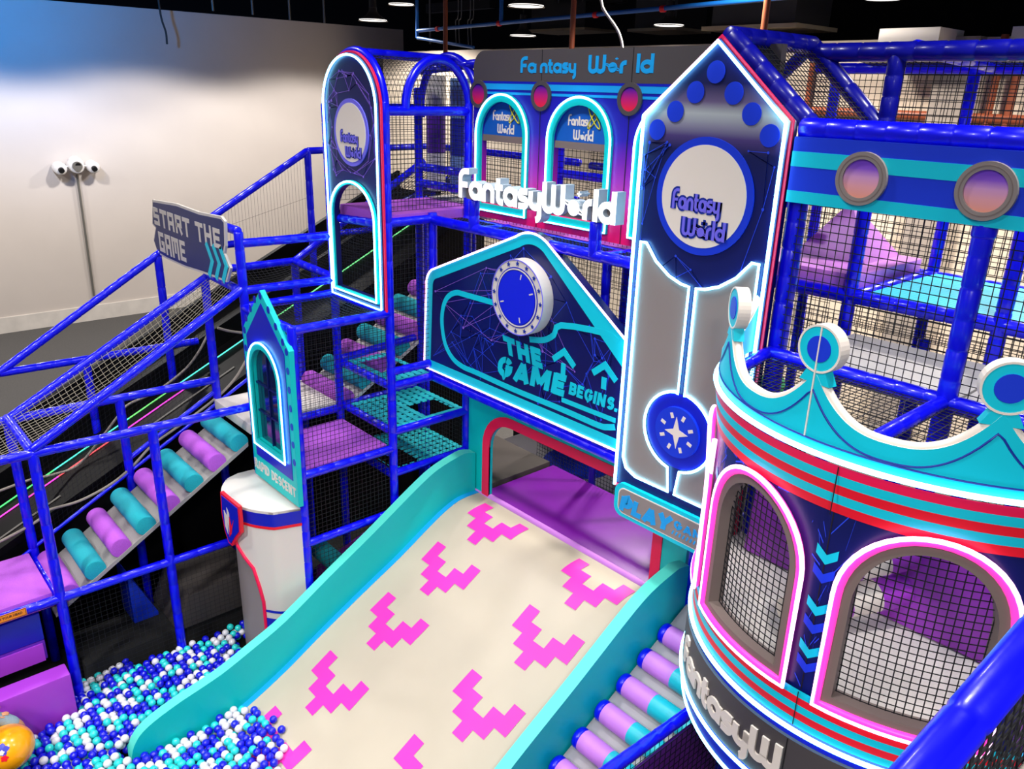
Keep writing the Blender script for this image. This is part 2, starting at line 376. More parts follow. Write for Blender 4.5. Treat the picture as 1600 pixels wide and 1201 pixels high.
def ribbon(bm, P, w, f, d0, d1):
    """thick stroke along P (2-D), lifted with f(u, v, d)"""
    P = [Vector(p) for p in P]; n = len(P); closed = (P[0] - P[-1]).length < 1e-4
    if closed: P = P[:-1]; n -= 1
    Lp, Rp = [], []
    for i in range(n):
        e0 = (P[i] - P[i - 1]) if (i > 0 or closed) else (P[1] - P[0])
        e1 = (P[(i + 1) % n] - P[i]) if (i < n - 1 or closed) else e0
        e0 = e0.normalized(); e1 = e1.normalized()
        n0 = Vector((-e0.y, e0.x)); n1 = Vector((-e1.y, e1.x)); b = n0 + n1
        k = b.length_squared; b = b * (2 / k) if k > 0.4 else n1
        Lp.append(P[i] + b * (w / 2)); Rp.append(P[i] - b * (w / 2))
    mk4 = [[bm.verts.new(f(q.x, q.y, d)) for q in S] for S, d in ((Lp, d1), (Rp, d1), (Lp, d0), (Rp, d0))]
    lt, rt, lb, rb = mk4
    for i in range(n if closed else n - 1):
        j = (i + 1) % n
        bm.faces.new((rt[i], rt[j], lt[j], lt[i])); bm.faces.new((lb[i], lb[j], rb[j], rb[i]))
        a = bm.faces.new((lt[i], lt[j], lb[j], lb[i])); b = bm.faces.new((rt[j], rt[i], rb[i], rb[j])); a.material_index = b.material_index = 1
    if not closed:
        a = bm.faces.new((lt[0], lb[0], rb[0], rt[0])); b = bm.faces.new((lt[-1], rt[-1], rb[-1], lb[-1])); a.material_index = b.material_index = 1
def strokes(text, fr, u, v, w, h, d0, d1, m, parent, name='lettering', weight=.28, each=False, cap=1.5, block=False, f=None, gap=0.0, ms=None):
    """set text in the stroke alphabet so that it fills w by h (h = cap height)"""
    keys = [(c + '#') if block and c != ' ' else c for c in text]
    tot = sum(GL[k][1] for k in keys) + gap * (len(keys) - 1); sx = w / tot; sy = h / cap
    f = f or (lambda a, b, d: fr.at(a, b, d))
    bm = bmesh.new(); x = 0; made = []
    for i, k in enumerate(keys):
        st, adv = GL[k]
        for s in st:
            sw = weight
            if k == 'o': sw = {0: .36, 1: .2, 2: .07, 3: .07, 4: .07}[st.index(s)]
            wpx = sw * (sx + sy) / 2
            ribbon(bm, [(u + (x + p[0]) * sx, v + p[1] * sy) for p in s], wpx, f, d0, d1 - .0006 * st.index(s) - .0003 * (i % 2))
        x += adv + gap
        if each and st:
            made.append(mk('letter', bm, ms(i) if ms else m, parent, smooth=False)); bm = bmesh.new()
    if not each: return mk(name, bm, m, parent, smooth=False)
    bm.free(); return made
def text(body, fr, u, v, w, h, d0, d1, m, parent, name='lettering', bold=0.03, shear=0.0, f=None):
    c = bpy.data.curves.new('t', 'FONT'); c.body = body; c.extrude = 0.5; c.offset = bold; c.shear = shear; c.resolution_u = 4
    o = bpy.data.objects.new('t', c); me = bpy.data.meshes.new_from_object(o)
    bpy.data.objects.remove(o); bpy.data.curves.remove(c); me.materials.clear()
    xs = [q.co.x for q in me.vertices]; ys = [q.co.y for q in me.vertices]
    x0, x1, y0, y1 = min(xs), max(xs), min(ys), max(ys)
    for q in me.vertices:
        a = u + (q.co.x - x0) / (x1 - x0) * w; b = v + (q.co.y - y0) / (y1 - y0) * h
        q.co = (f or fr.at)(a, b, d1 if q.co.z > 0 else d0)
    me.name = name; shade(me, False)
    return link(name, me, m, parent)
def logo(fr, u, v, w, m, parent, d0=0.0, d1=0.004, back=None, name='logo'):
    """the park's two-line word mark, centred on (u, v)"""
    h = w * 0.285
    if back is not None:
        bm = bmesh.new()
        for tx, uu, vv, ww in (('Fantasy', u - w * .5, v + h * .12, w * .86), ('World', u - w * .28, v - h * 1.22, w * .78)):
            tot = sum(GL[c][1] for c in tx); x = 0; sx = ww / tot; sy = h / 1.5
            for c in tx:
                for s in GL[c][0]: ribbon(bm, [(uu + (x + p[0]) * sx, vv + p[1] * sy) for p in s], .62 * (sx + sy) / 2, fr.at, d0, d0 + 0.002)
                x += GL[c][1]
        mk('logo_outline', bm, back, parent, smooth=False)
    strokes('Fantasy', fr, u - w * .5, v + h * .12, w * .86, h, d0, d1, m, parent, name, weight=.26)
    strokes('World', fr, u - w * .28, v - h * 1.22, w * .78, h, d0, d1, m, parent, name, weight=.26)

# ---- nets
def net_bm(bm, p00, p10, p11, p01, cell=0.055, r=0.0032, sag=0.0, ends=False, n=1, f=None):
    p00, p10, p11, p01 = map(Vector, (p00, p10, p11, p01))
    nu = max(1, round((p10 - p00).length / cell)); nv = max(1, round((p01 - p00).length / cell))
    nn = (p10 - p00).cross(p01 - p00).normalized()
    def P(s, t):
        q = (p00 * (1 - s) + p10 * s) * (1 - t) + (p01 * (1 - s) + p11 * s) * t
        if sag: q = q - Vector((0, 0, sag * 16 * s * (1 - s) * t * (1 - t)))
        return q
    for k in range(nu + 1):
        s = k / nu
        for j in range(n): tri(bm, P(s, j / n), P(s, (j + 1) / n), r, nn)
    for k in range(nv + 1):
        t = k / nv
        for j in range(n): tri(bm, P(j / n, t), P((j + 1) / n, t), r, nn)
def tri(bm, a, b, r, nn):
    d = (b - a)
    if d.length < 1e-5: return
    d.normalize(); u = d.cross(nn).normalized(); w = u.cross(d)
    o = [(u * math.cos(t) + w * math.sin(t)) * r for t in (0.5, 0.5 + 2 * PI / 3, 0.5 + 4 * PI / 3)]
    A_ = [bm.verts.new(a + q) for q in o]; B_ = [bm.verts.new(b + q) for q in o]
    for i in range(3): bm.faces.new((A_[i], A_[(i + 1) % 3], B_[(i + 1) % 3], B_[i]))
def net(p00, p10, p11, p01, parent, cell=0.06, r=0.0034, sag=0.0, m=None, n=None):
    bm = bmesh.new(); net_bm(bm, p00, p10, p11, p01, cell, r, sag, n=n or (10 if sag else 1))
    return mk('safety_net', bm, m or M['net'], parent, smooth=False)
def webbing(name, x0, x1, y0, y1, z, parent, m=None, pitch=0.112, w=0.066, hole=None):
    """deck of interwoven straps with square gaps; hole = climbing hole (x0, x1, y0, y1)"""
    bm = bmesh.new()
    def spans(a0, a1, inside, h0, h1):
        if inside and h0 is not None: return [(a0, h0), (h1, a1)]
        return [(a0, a1)]
    n = int((x1 - x0) / pitch)
    for k in range(n + 1):
        x = x0 + (k + .5) * (x1 - x0) / (n + 1); ins = hole and hole[0] < x < hole[1]
        for a, b in spans(y0, y1, ins, hole[2] if hole else None, hole[3] if hole else None): add_box(bm, (x - w / 2, a, z - .006), (x + w / 2, b, z))
    n = int((y1 - y0) / pitch)
    for k in range(n + 1):
        y = y0 + (k + .5) * (y1 - y0) / (n + 1); ins = hole and hole[2] < y < hole[3]
        for a, b in spans(x0, x1, ins, hole[0] if hole else None, hole[1] if hole else None): add_box(bm, (a, y - w / 2, z + .001), (b, y + w / 2, z + .007))
    return mk(name, bm, m or M['webteal'], parent, smooth=False)
def cyl(name, p0, p1, r, m, parent=None, seg=28, bev=0.0):
    bm = bmesh.new(); add_tube(bm, p0, p1, r, seg)
    if bev:
        es = [e for e in bm.edges if any(len(f.verts) > 4 for f in e.link_faces)]
        bmesh.ops.bevel(bm, geom=es, offset=bev, segments=3, profile=0.5, affect='EDGES')
    return mk(name, bm, m, parent, angle=0.9)
def web_lines(fr, inside, n, parent, d, m, seed, span, hub=None, r=0.0045):
    """printed web of thin straight lines between random knots inside an outline"""
    rnd = random.Random(seed); bm = bmesh.new()
    u0, v0, u1, v1 = span; K = []
    while len(K) < n:
        p = (rnd.uniform(u0, u1), rnd.uniform(v0, v1))
        if inside(*p): K.append(p)
    for i, p in enumerate(K):
        near = sorted(K, key=lambda q: (q[0] - p[0]) ** 2 + (q[1] - p[1]) ** 2)[1:]
        for q in (near[1], near[2], near[min(5, len(near) - 1)]):
            if all(inside(p[0] + (q[0] - p[0]) * t, p[1] + (q[1] - p[1]) * t) for t in (.2, .4, .6, .8)):
                ribbon(bm, [p, q], r, fr.at, d, d + .001)
        c = circle(p[0], p[1], rnd.uniform(.008, .016), 8)
        vs = [bm.verts.new(fr.at(a, b, d + .0012)) for a, b in c]; bm.faces.new(vs)
    return mk('web_print', bm, m, parent, smooth=False)
def inpoly(L):
    def f(x, y):
        c = False; n = len(L)
        for i in range(n):
            a, b = L[i], L[i - 1]
            if (a[1] > y) != (b[1] > y) and x < (b[0] - a[0]) * (y - a[1]) / (b[1] - a[1]) + a[0]: c = not c
        return c
    return f
M['lightblue'] = mat('light_blue_vinyl', '86b4e6', 0.45)
M['webteal'] = mat('turquoise_webbing', '10b8c6', 0.7)
# ------------------------------------------------------------------ the hall
M['wall'] = mat('pale_plaster', 'cdc4bd', 0.85, noise=0.03, nscale=0.6)
M['wallback'] = mat('beige_plaster', 'd8c9b6', 0.85, noise=0.03, nscale=0.6)
M['void'] = mat('black_painted_ceiling', '0c0c0d', 0.9)
M['floor'] = mat('dark_grey_carpet', '4c4a49', 0.9, noise=0.12, nscale=25)
struct(box('floor', (-26.3, -6, -0.2), (8, 32, 0.0), M['floor']))
struct(box('wall_left', (-26.3, -6, 0.0), (-26, 17.8, 8.82), M['wall']))
struct(box('wall_back', (-24.6, 16, 0.0), (8, 16.25, 7.98), M['wallback']))
struct(box('wall_rear', (-26.3, 20.6, 0.0), (-24.6, 20.85, 8.3), M['wallback']))
struct(box('ceiling', (-40, -6, 12.0), (8, 32, 12.2), M['void']))
struct(box('wall_far', (-40, 31.7, 0.0), (8, 32, 12), M['void']))
struct(box('wall_outer', (-40, -6, 0.0), (-39.7, 31.7, 12), M['void']))
struct(box('baseboard_left', (-26, -6, 0.0), (-25.96, 17.8, 0.45), mat('scuffed_skirting', 'd9d3cc', 0.8, noise=0.08, nscale=3)))
bm = bmesh.new()
a = ony(1375, 45, 15.0); b = ony(1470, 42, 15.0)
add_box(bm, (a.x, 15.0, 7.7), (b.x, 16.0, a.z)); add_box(bm, (b.x + .9, 15.6, 7.55), (4, 16.0, 8.1))
struct(mk('trim_1', bm, mat('white_soffit', 'efe9e2', 0.7), None, smooth=False))
struct(box('trim_2', (ony(1453, 150, 15.7).x, 15.7, 0.0), (ony(1513, 150, 15.7).x, 16.0, 7.98), mat('grey_pier', '9a9088', 0.85)))

# brown pipe with two drops along the back wall
pp = thing('sprinkler_pipe', 'red brown pipe with two drops running along the beige back wall behind the netting', 'pipe', (-8, 15.8, 6.7))
cyl('pipe', (-14, 15.8, 6.7), (4, 15.8, 6.62), 0.085, M['brown'], pp, 14)
for px in (1559, 1590):
    q = ony(px, 110, 15.8); cyl('drop_pipe', (q.x, 15.8, 8.0), (q.x, 15.8, 6.3), 0.06, M['brown'], pp, 12)
q = ony(1268, 110, 15.8); cyl('drop_pipe', (q.x, 15.8, 7.9), (q.x, 15.8, 6.7), 0.05, M['brown'], pp, 12)

# ceiling services
sp = thing('sprinkler_main', 'blue painted sprinkler main under the black ceiling with red clamps', 'pipe', tuple(ony(880, 28, 14)))
P0 = ony(652, 48, 14); P1 = ony(1125, 6, 14); P2 = ony(1420, -22, 14)
cyl('pipe', P0, P2, 0.045, M['bpipe'], sp, 12)
cyl('drop_pipe', ony(783, 34, 14), (ony(783, 34, 14).x, 14, 11.99), 0.05, M['bpipe'], sp, 12)
cyl('drop_pipe', (P0.x, P0.y, 11.99), P0 + V(0, 0, -.18), 0.045, M['bpipe'], sp, 12)
cyl('branch_pipe', P0 + V(0, 0, -.18), ony(740, 74, 14), 0.04, M['bpipe'], sp, 12)
for px, py in ((697, 45), (818, 34), (972, 25), (1060, 13)):
    t = (px - 652) / (1125 - 652); q = P0.lerp(P1, t)
    cyl('clamp', q - V(.05, 0, 0), q + V(.05, 0, 0), 0.065, M['red'], sp, 12)
for i, (px, pt, pb, lab) in enumerate([(696, 8, 110, 'brown steel hanger rod behind the left arched tower'), (893, 0, 78, 'brown steel hanger rod above the grey header board'), (1192, 0, 58, 'brown steel hanger rod left of the gabled roof ridge')]):
    tag(cyl('hanger_rod', (ony(px, pb, 12.5).x, 12.5, 12), ony(px, pb, 12.5), 0.055, M['brown'], None, 10), lab, 'rod')
for i, (x0, x1, yb, dpt, lab) in enumerate([(1102, 1250, 47, 16, 'wide galvanised duct with a pale underside right of the hanging white cable'), (985, 1062, 49, 20, 'galvanised duct with pale underside behind the pendant lamp nearest the tower peak'), (825, 918, 50, 21, 'galvanised duct section above the header lettering')]):
    a = ony(x0, yb, dpt); b = ony(x1, yb - 1, dpt)
    dt = thing('air_duct', lab, 'duct', tuple((a + b) / 2))
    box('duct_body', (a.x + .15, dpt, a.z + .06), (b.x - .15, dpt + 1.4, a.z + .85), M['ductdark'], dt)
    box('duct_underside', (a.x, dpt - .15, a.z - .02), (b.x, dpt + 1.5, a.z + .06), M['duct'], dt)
    for s in (.3, .7): cyl('hanger', (a.x + (b.x - a.x) * s, dpt + .6, a.z + .8), (a.x + (b.x - a.x) * s, dpt + .6, 12), 0.02, M['steel'], dt, 8)
a = ony(640, 60, 23)
for i in range(3):
    q = ony(720 + i * 190, 16 - 8 * i, 22)
    tag(box('ceiling_beam', (q.x - 2.4, 22, q.z), (q.x + 1.8, 22.3, q.z + .35), M['ductdark']), ['dark ceiling beam above the punching bags', 'dark ceiling beam behind the middle ducts', 'dark ceiling beam behind the widest duct'][i], 'beam')
# steel drop rods along the top of the left wall
for px, yb in ((333, 16), (395, 22), (453, 30), (507, 35), (672, 68)):
    a = onx(px, yb + 1, -25.7)
    tag(cyl('ceiling_drop_rod', a, (a.x, a.y, 12), 0.04, M['steel'], None, 8), 'thin steel rod dropping from the black ceiling to the top of the left wall', 'rod', 'steel rods above the left wall')
# hanging cables
def cable(pts, r, m, lab, cat='cable'):
    d = pts[0] - pts[1]; pts = [pts[0] + d * ((12 - pts[0].z) / max(.05, d.z))] + list(pts)
    return tag(wire('hanging_cable', smooth_path(pts, 6), r, m), lab, cat)
cable([ony(935, -20, 11), ony(942, 12, 11), ony(962, 42, 11), ony(970, 60, 11), ony(974, 84, 11)], 0.022, M['white'], 'thick white cable hanging loose over the header board')
cable([onx(246, -10, -25.5), onx(252, 28, -25.5), onx(259, 50, -25.5), onx(261, 69, -25.5)], 0.03, M['ductdark'], 'thin dark wire dangling in front of the left wall')
for k in range(4):
    x = 712 + k * 5 + (9 if k > 1 else 0)
    cable([ony(x + 4, -60, 17), ony(x + 4, 22, 17), ony(x, 34, 17), ony(x + 1, 72, 17)], 0.018, M['steel'], 'grey electrical conduit dropping to the back wall behind the arched tower', 'conduit').__setitem__('group', 'grey conduits behind the arched tower')

# pendant high-bay lamps
def pendant(px, py, depth, lab, s=1.0):
    c = EYE + ray(px, py) * depth
    t = thing('pendant_lamp', lab, 'lamp', (c.x, c.y, c.z), 'pendant high-bay lamps')
    bm = bmesh.new()
    prof = [(.085, .34), (.10, .22), (.16, .15), (.33, .02), (.36, 0), (.345, 0), (.15, .13)]
    rs = []
    for r, z in prof: rs.append([bm.verts.new(c + V(r * s * math.cos(q), r * s * math.sin(q), z * s)) for q in [2 * PI * i / 24 for i in range(24)]])
    for a, b in zip(rs, rs[1:]):
        for i in range(24): bm.faces.new((a[i], a[(i + 1) % 24], b[(i + 1) % 24], b[i]))
    mk('lamp_shade', bm, M['lampshade'], t)
    cyl('diffuser', c + V(0, 0, .012), c + V(0, 0, .03), 0.335 * s, M['lamplit'], t)
    cyl('housing', c + V(0, 0, .30 * s), c + V(0, 0, .52 * s), 0.09 * s, M['black'], t, 16)
    cyl('rod', c + V(0, 0, .5 * s), (c.x, c.y, 12), 0.015, M['black'], t, 8)
    return t
pendant(583, 33, 19.5, 'grey pendant lamp directly above the right end of the left wall')
pendant(627, 8, 21.5, 'pendant lamp cut by the photo top, second from the left')
pendant(822, 11, 15.2, 'largest pendant lamp, above the blue pipe left of the hanging cable')
pendant(817, 57, 21, 'pendant lamp below the blue pipe just above the header board')
pendant(1045, 41, 18.3, 'pendant lamp left of the tower peak')
pendant(1380, 0, 15.5, 'pendant lamp cut by the photo top above the white soffit box')

# three cameras on a round box, with conduit, on the left wall
c = onx(115, 258, -25.97)
t = thing('security_camera_cluster', 'white cluster of three dome cameras high on the left wall', 'camera', tuple(c))
cyl('junction_box', c, c + V(.35, 0, 0), 0.20, M['camwhite'], t, 20, .03)
cyl('junction_cover', c + V(.35, 0, 0), c + V(.40, 0, 0), 0.13, M['steel'], t, 20)
for dy, dz in ((-.42, -.03), (.02, .10), (.44, -.02)):
    q = c + V(.2, dy, dz)
    h = cyl('camera_housing', q - V(.2, 0, 0), q + V(.14, 0, -.04), 0.17, M['camwhite'], t, 20, .05)
    cyl('lens', q + V(.13, 0, -.05), q + V(.2, 0, -.08), 0.075, M['black'], h, 16)
    cyl('arm', c + V(.2, 0, 0), q, 0.03, M['camwhite'], t, 8)
tag(cyl('wall_conduit', c + V(.05, .04, -.25), onx(147, 462, -25.95), 0.035, M['steel'], None, 8), 'thin conduit running down the left wall from the camera cluster', 'conduit')

# ------------------------------------------------------------------ grid of the play frame
XA, XB, XC, XD = -7.62, -8.76, -9.9, -11.2
Y1, Y2, Y3, Y4, YF, Y5 = 1.36, 2.54, 3.73, 4.95, 5.58, 6.1

# ---- stair lane on the left
L = thing('climbing_frame', 'blue padded tube frame around the bolster stair lane on the left, with net roofs', 'climbing frame', (XC, Y2, 0))
for x, y, z in ((XB, Y1, 3.3), (XB, Y2, 3.29), (XC, Y1, 3.3), (XC, Y2, 3.27), (XC, Y3, 4.62), (XC, 4.96, 4.67), (XD, Y2, 3.42), (XD, 3.62, 4.67), (XD, 5.93, 5.98), (XB, Y3, 5.33), (XB, 7.1, 5.4), (XC, 7.1, 5.4), (XD, 8.2, 5.98)):
    post((x, y, 0), (x, y, z), L)
# level rails
rail((XB, -.6, 3.33), (XB, Y3, 3.24), L); rail((XC, -.6, 3.31), (XC, Y3, 3.25), L)
rail((XB, -.6, 1.57), (XB, Y3, 1.53), L); rail((XD, -.5, 3.46), (XD, Y3 + .3, 3.4), L)
rail((XC, Y1, 3.31), (XB, Y1, 3.31), L)
rail((XC, Y1, 1.5), (XB, Y1, 1.5), L)
# sloped rails
rail((XB, Y1, 3.33), (XB, Y3, 4.69), L); rail((XC, Y1, 3.29), (XC, 3.78, 4.62), L)
rail((XD, 1.5, 3.41), (XD, 3.62, 4.69), L); rail((XD, 3.62, 4.69), (XD, 5.93, 5.98), L)
rail((XD, 5.93, 5.98), (XD, 8.2, 6.0), L)
rail((XC, 4.96, 4.67), (XC, 7.1, 5.9), L)
rail((XC, Y3, 4.68), (XC, 4.96, 4.67), L); rail((XC, 4.96, 4.67), (XB, 4.88, 4.68), L)
rail((XB, Y3, 4.66), (XB, Y4, 4.64), L); rail((XB, Y3, 5.2), (XB, Y4, 5.18), L); rail((XD, Y3, 5.34), (XB, Y3, 5.34), L)
rail((XC, 3.78, 4.64), (XB, Y3, 4.64), L); rail((XD, 3.9, 4.73), (XD, 8.2, 4.73), L)
rail((XC, Y2, 2.45), (XC, Y3, 3.1), L, 0.03); rail((XC + .02, .2, 1.02), (XC + .02, Y4, 3.6), L, 0.022)
# sagging roof nets over the lane, side nets
net((XC, Y1, 3.31), (XC, 3.78, 4.62), (XB, Y3, 4.66), (XB, Y1, 3.32), L, .075, .0032, .18, M['netlight'])
net((XC, -.6, 3.31), (XC, Y1, 3.31), (XB, Y1, 3.31), (XB, -.6, 3.33), L, .075, .0032, .2, M['netlight'])
net((XD, 3.7, 4.72), (XD, 5.9, 4.72), (XD, 5.9, 5.9), (XD, 3.7, 4.8), L, .05, .002)
net((XC, 3.78, 4.66), (XC, 4.96, 4.66), (XB, 4.88, 4.66), (XB, Y3, 4.66), L, .055, .0035, .15)
net((XC, 4.96, 4.67), (XC, 7.0, 5.8), (XB, 7.0, 5.8), (XB, 4.88, 4.68), L, .055, .0035, .1)
net((XB, Y1, .2), (XB, Y3, .2), (XB, Y3, 1.5), (XB, Y1, 1.5), L, .06, .0018)
net((XC, Y1, 1.6), (XC, Y3, 2.9), (XC, Y3, 4.6), (XC, Y1, 3.3), L, .06, .0016)

def stair(name, lab, x0, x1, y0, z0, y1, z1, ys, cols, rb, thick, board, parent_loc, split=None):
    s = thing(name, lab, 'stairs', parent_loc)
    k = (z1 - z0) / (y1 - y0)
    hexa('ramp_board', [(x0, y0, z0 - thick), (x1, y0, z0 - thick), (x1, y1, z1 - thick), (x0, y1, z1 - thick)], [(x0, y0, z0), (x1, y0, z0), (x1, y1, z1), (x0, y1, z1)], board, s)
    nrm = V(0, -k, 1).normalized()
    for y, c in zip(ys, cols):
        ctr = V(0, y, z0 + k * (y - y0)) + nrm * rb * .55
        if split is None:
            cyl('bolster', V(x0 + .03, 0, 0) + ctr, V(x1 - .01, 0, 0) + ctr, rb, M[c], s, 28, .012)
        else:
            b = cyl('bolster', V(x0 + split, 0, 0) + ctr, V(x1 - .01, 0, 0) + ctr, rb, M['cyanvinyl'], s, 28)
            cyl('bolster_sleeve', V(x0 + .1, 0, 0) + ctr, V(x0 + split, 0, 0) + ctr, rb * 1.005, M['lilac_vinyl'], b, 28)
            cyl('end_cap', V(x0 + .02, 0, 0) + ctr, V(x0 + .1, 0, 0) + ctr, rb * 1.0, M['pad'], b, 28, .03)
        # folded seam across the board beside each bolster
    return s
M['cyanvinyl'] = mat('turquoise_vinyl', '18c4d6', 0.4, bump=0.04, nscale=5)
ys = [1.50 + .2985 * i for i in range(8)]
stair('bolster_stairs', 'grey carpeted ramp with teal and purple foam bolsters climbing up the left side', XC + .06, XB - .10, 1.30, 1.32, 3.66, 2.74, ys, ['purple', 'tealcarpet'] * 4, .118, .05, M['greycarpet'], (XC + .5, 1.3, 1.2))
# landing pad at the foot of the stairs
tag(box('landing_pad', (XC + .04, -.5, 1.44), (XB - .06, 1.30, 1.62), M['purple'], None, .02), 'purple carpeted landing pad at the foot of the left bolster stairs', 'mat')
tag(box('landing_pad', (XC + .04, 3.67, 2.86), (XB - .02, 4.98, 3.0), M['whitecarpet'], None, .02), 'off-white carpeted landing halfway up, behind the small arched window panel', 'mat')
ys2 = [5.03 + .3 * i for i in range(7)]
stair('bolster_stairs', 'bolster stairs seen through the tower netting, climbing behind the teal webbing decks', XC + .1, XB + .02, 4.98, 2.95, 7.2, 4.25, ys2, ['purple', 'tealcarpet'] * 4, .12, .05, M['whitecarpet'], (XC + .5, 5, 2.8))

# ropes along the stairs
def rope(pts, lab): return tag(wire('rope', smooth_path(pts, 6), 0.017, M['rope']), lab, 'rope')
rope([onx(*p, XC + .02) for p in ((385, 562), (368, 590), (344, 616), (304, 648), (270, 672), (237, 696), (208, 727), (175, 755), (125, 782), (75, 797), (62, 811), (30, 830), (-20, 856))], 'grey rope handrail sagging along the left bolster stairs')
rope([onx(*p, -10.6) for p in ((327, 518), (310, 550), (287, 579), (243, 612), (202, 631), (186, 648), (150, 695), (120, 728), (80, 742), (45, 750), (-15, 772))], 'grey rope handrail hanging over the black slide')
rope([onx(*p, XC - .2) for p in ((340, 512), (358, 517), (388, 521))], 'short grey rope end behind the pointed window panel')

# black racing slide with coloured light strips
S = thing('racing_slide', 'long black slide with thin coloured light strips behind the left bolster stairs', 'slide', (-11.2, 3, 0))
ks = .478
def sz(y): return 1.77 + ks * (y - 1.25)
bm = bmesh.new()
hexa('slide_bed', [(-12.5, -1.6, sz(-1.6) - .1), (-10.05, -1.6, sz(-1.6) - .1), (-10.05, 8.4, sz(8.4) - .1), (-12.5, 8.4, sz(8.4) - .1)], [(-12.5, -1.6, sz(-1.6)), (-10.05, -1.6, sz(-1.6)), (-10.05, 8.4, sz(8.4)), (-12.5, 8.4, sz(8.4))], M['slideblack'], S)
bm.free()
hexa('dark_sheet', [(-10.1, -1.6, .03), (-10.06, -1.6, .03), (-10.06, 8.4, .03), (-10.1, 8.4, .03)], [(-10.1, -1.6, sz(-1.6) - .1), (-10.06, -1.6, sz(-1.6) - .1), (-10.06, 8.4, sz(8.4) - .1), (-10.1, 8.4, sz(8.4) - .1)], M['slideblack'], S)  # added black sheet hiding the bright floor, standing in for darkness below
for x in (-12.5, -11.27):
    hexa('side_wall', [(x - .05, -1.6, sz(-1.6)), (x + .05, -1.6, sz(-1.6)), (x + .05, 8.4, sz(8.4)), (x - .05, 8.4, sz(8.4))], [(x - .05, -1.6, sz(-1.6) + .3), (x + .05, -1.6, sz(-1.6) + .3), (x + .05, 8.4, sz(8.4) + .3), (x - .05, 8.4, sz(8.4) + .3)], M['slideblack'], S)
for j, (x, col, yy) in enumerate([(-10.95, (.1, 1, .25), (-.5, 1.9)), (-10.95, (.1, 1, .8), (1.9, 2.9)), (-10.95, (.2, .9, .2), (2.9, 3.5)), (-10.95, (.1, 1, .8), (3.5, 4.9)), (-10.95, (.2, .9, .3), (4.9, 7.8)), (-10.72, (1, .05, .75), (.2, 1.9)), (-10.72, (1, .1, .12), (1.9, 2.8)), (-10.72, (1, .05, .8), (2.8, 3.6)), (-10.25, (.5, .45, .4), (1.0, 1.8)), (-10.4, (.5, .45, .4), (2.9, 4.2))]):
    m = mat('light_strip', '303030', .4, emit=col, es=1.3 if j < 8 else .35)
    a = V(x, yy[0], sz(yy[0]) + .012); b = V(x, yy[1], sz(yy[1]) + .012)
    cyl('light_strip', a, b, .009, m, S, 6)

# ---- entry tower (left of the wide slide)
T = thing('play_tower', 'blue padded tube tower with black netting and teal webbing decks left of the wide slide', 'climbing frame', ((XA + XB) / 2, 4.9, 0))
post((XA, Y3, 0), (XA, Y3, 4.5), T); post((XA, Y4 + .01, 0), (XA, Y4 + .01, 6.75), T); post((XA, Y5, 0), (XA, Y5, 6.75), T)
post((XB, Y4 - .05, 0), (XB, Y4 - .05, 6.7), T); post((XB, Y5 + .1, 0), (XB, Y5 + .1, 6.9), T); post((XA, YF, 3.5), (XA, YF, 5.55), T)
for z, a, b in ((4.45, Y3, Y4), (2.74, Y3, Y4), (1.865, Y3, Y5), (3.73, Y4, YF), (3.55, Y4, YF), (2.955, Y4, Y5), (2.4, Y4, Y5), (5.48, Y4, YF), (6.66, Y4, Y5)):
    rail((XA, a, z), (XA, b, z), T)
for y in (Y3, Y4 - .05):
    rail((XB, y, 4.46), (XA, y, 4.46), T); rail((XB, y, 2.7), (XA, y, 2.7), T)
for z in (3.55, 2.965, 2.38): rail((XB, Y4, z), (XA, Y4, z), T)
rail((XB, Y3, 2.93), (XB, Y4, 2.93), T); rail((XB, Y4, 3.6), (XB, Y5, 3.68), T); rail((XB, Y4, 2.97), (XB, Y5, 2.97), T)
rail((XB, Y3, 4.47), (XB, Y4, 4.47), T)
rail((XA, YF, 5.48), (XB, Y5, 5.48), T, .045)
# decks
hexa('carpet_deck', [(XB + .05, Y3 + .04, 2.66), (XA - .03, Y3 + .04, 2.66), (XA - .03, Y4 - .06, 2.66), (XB + .05, Y4 - .06, 2.66)], [(XB + .05, Y3 + .04, 2.8), (XA - .03, Y3 + .04, 2.8), (XA - .03, Y4 - .06, 2.8), (XB + .05, Y4 - .06, 2.8)], M['purple'], T, .012)
webbing('webbing_deck', XB + .06, XA - .04, Y4 + .06, YF, 3.57, T, hole=(-8.55, -8.05, 5.1, 5.5))
webbing('webbing_deck', XB + .06, XA - .04, Y4 + .06, Y5, 2.98, T, hole=(-8.15, -7.72, 5.55, 5.98))
webbing('webbing_deck', XB + .06, XA - .04, Y4 + .06, Y5, 2.42, T, hole=(-8.15, -7.7, 5.02, 5.4))
# nets: roof, front bays, sides
net((XB, Y3, 4.47), (XA, Y3, 4.47), (XA, Y4, 4.47), (XB, Y4, 4.47), T, .05, .0035, .10)
net((XA, Y3, 2.8), (XA, Y4, 2.8), (XA, Y4, 4.42), (XA, Y3, 4.42), T, .055)
net((XA, Y3, 1.9), (XA, Y4, 1.9), (XA, Y4, 2.68), (XA, Y3, 2.68), T, .055)
net((XA, Y3, .5), (XA, Y4, .5), (XA, Y4, 1.82), (XA, Y3, 1.82), T, .055)
net((XA, Y4, 2.45), (XA, Y5, 2.45), (XA, Y5, 2.95), (XA, Y4, 2.95), T, .055, .0028)
net((XA, Y4, 3.78), (XA, YF, 3.78), (XA, YF, 5.44), (XA, Y4, 5.44), T, .055, .003)
net((XB, Y3, 3.0), (XB, Y4, 3.0), (XB, Y4, 4.42), (XB, Y3, 4.42), T, .06, .0025)
net((XB, Y4, 2.5), (XB, Y5, 2.5), (XB, Y5, 5.4), (XB, Y4, 5.4), T, .06, .0025)
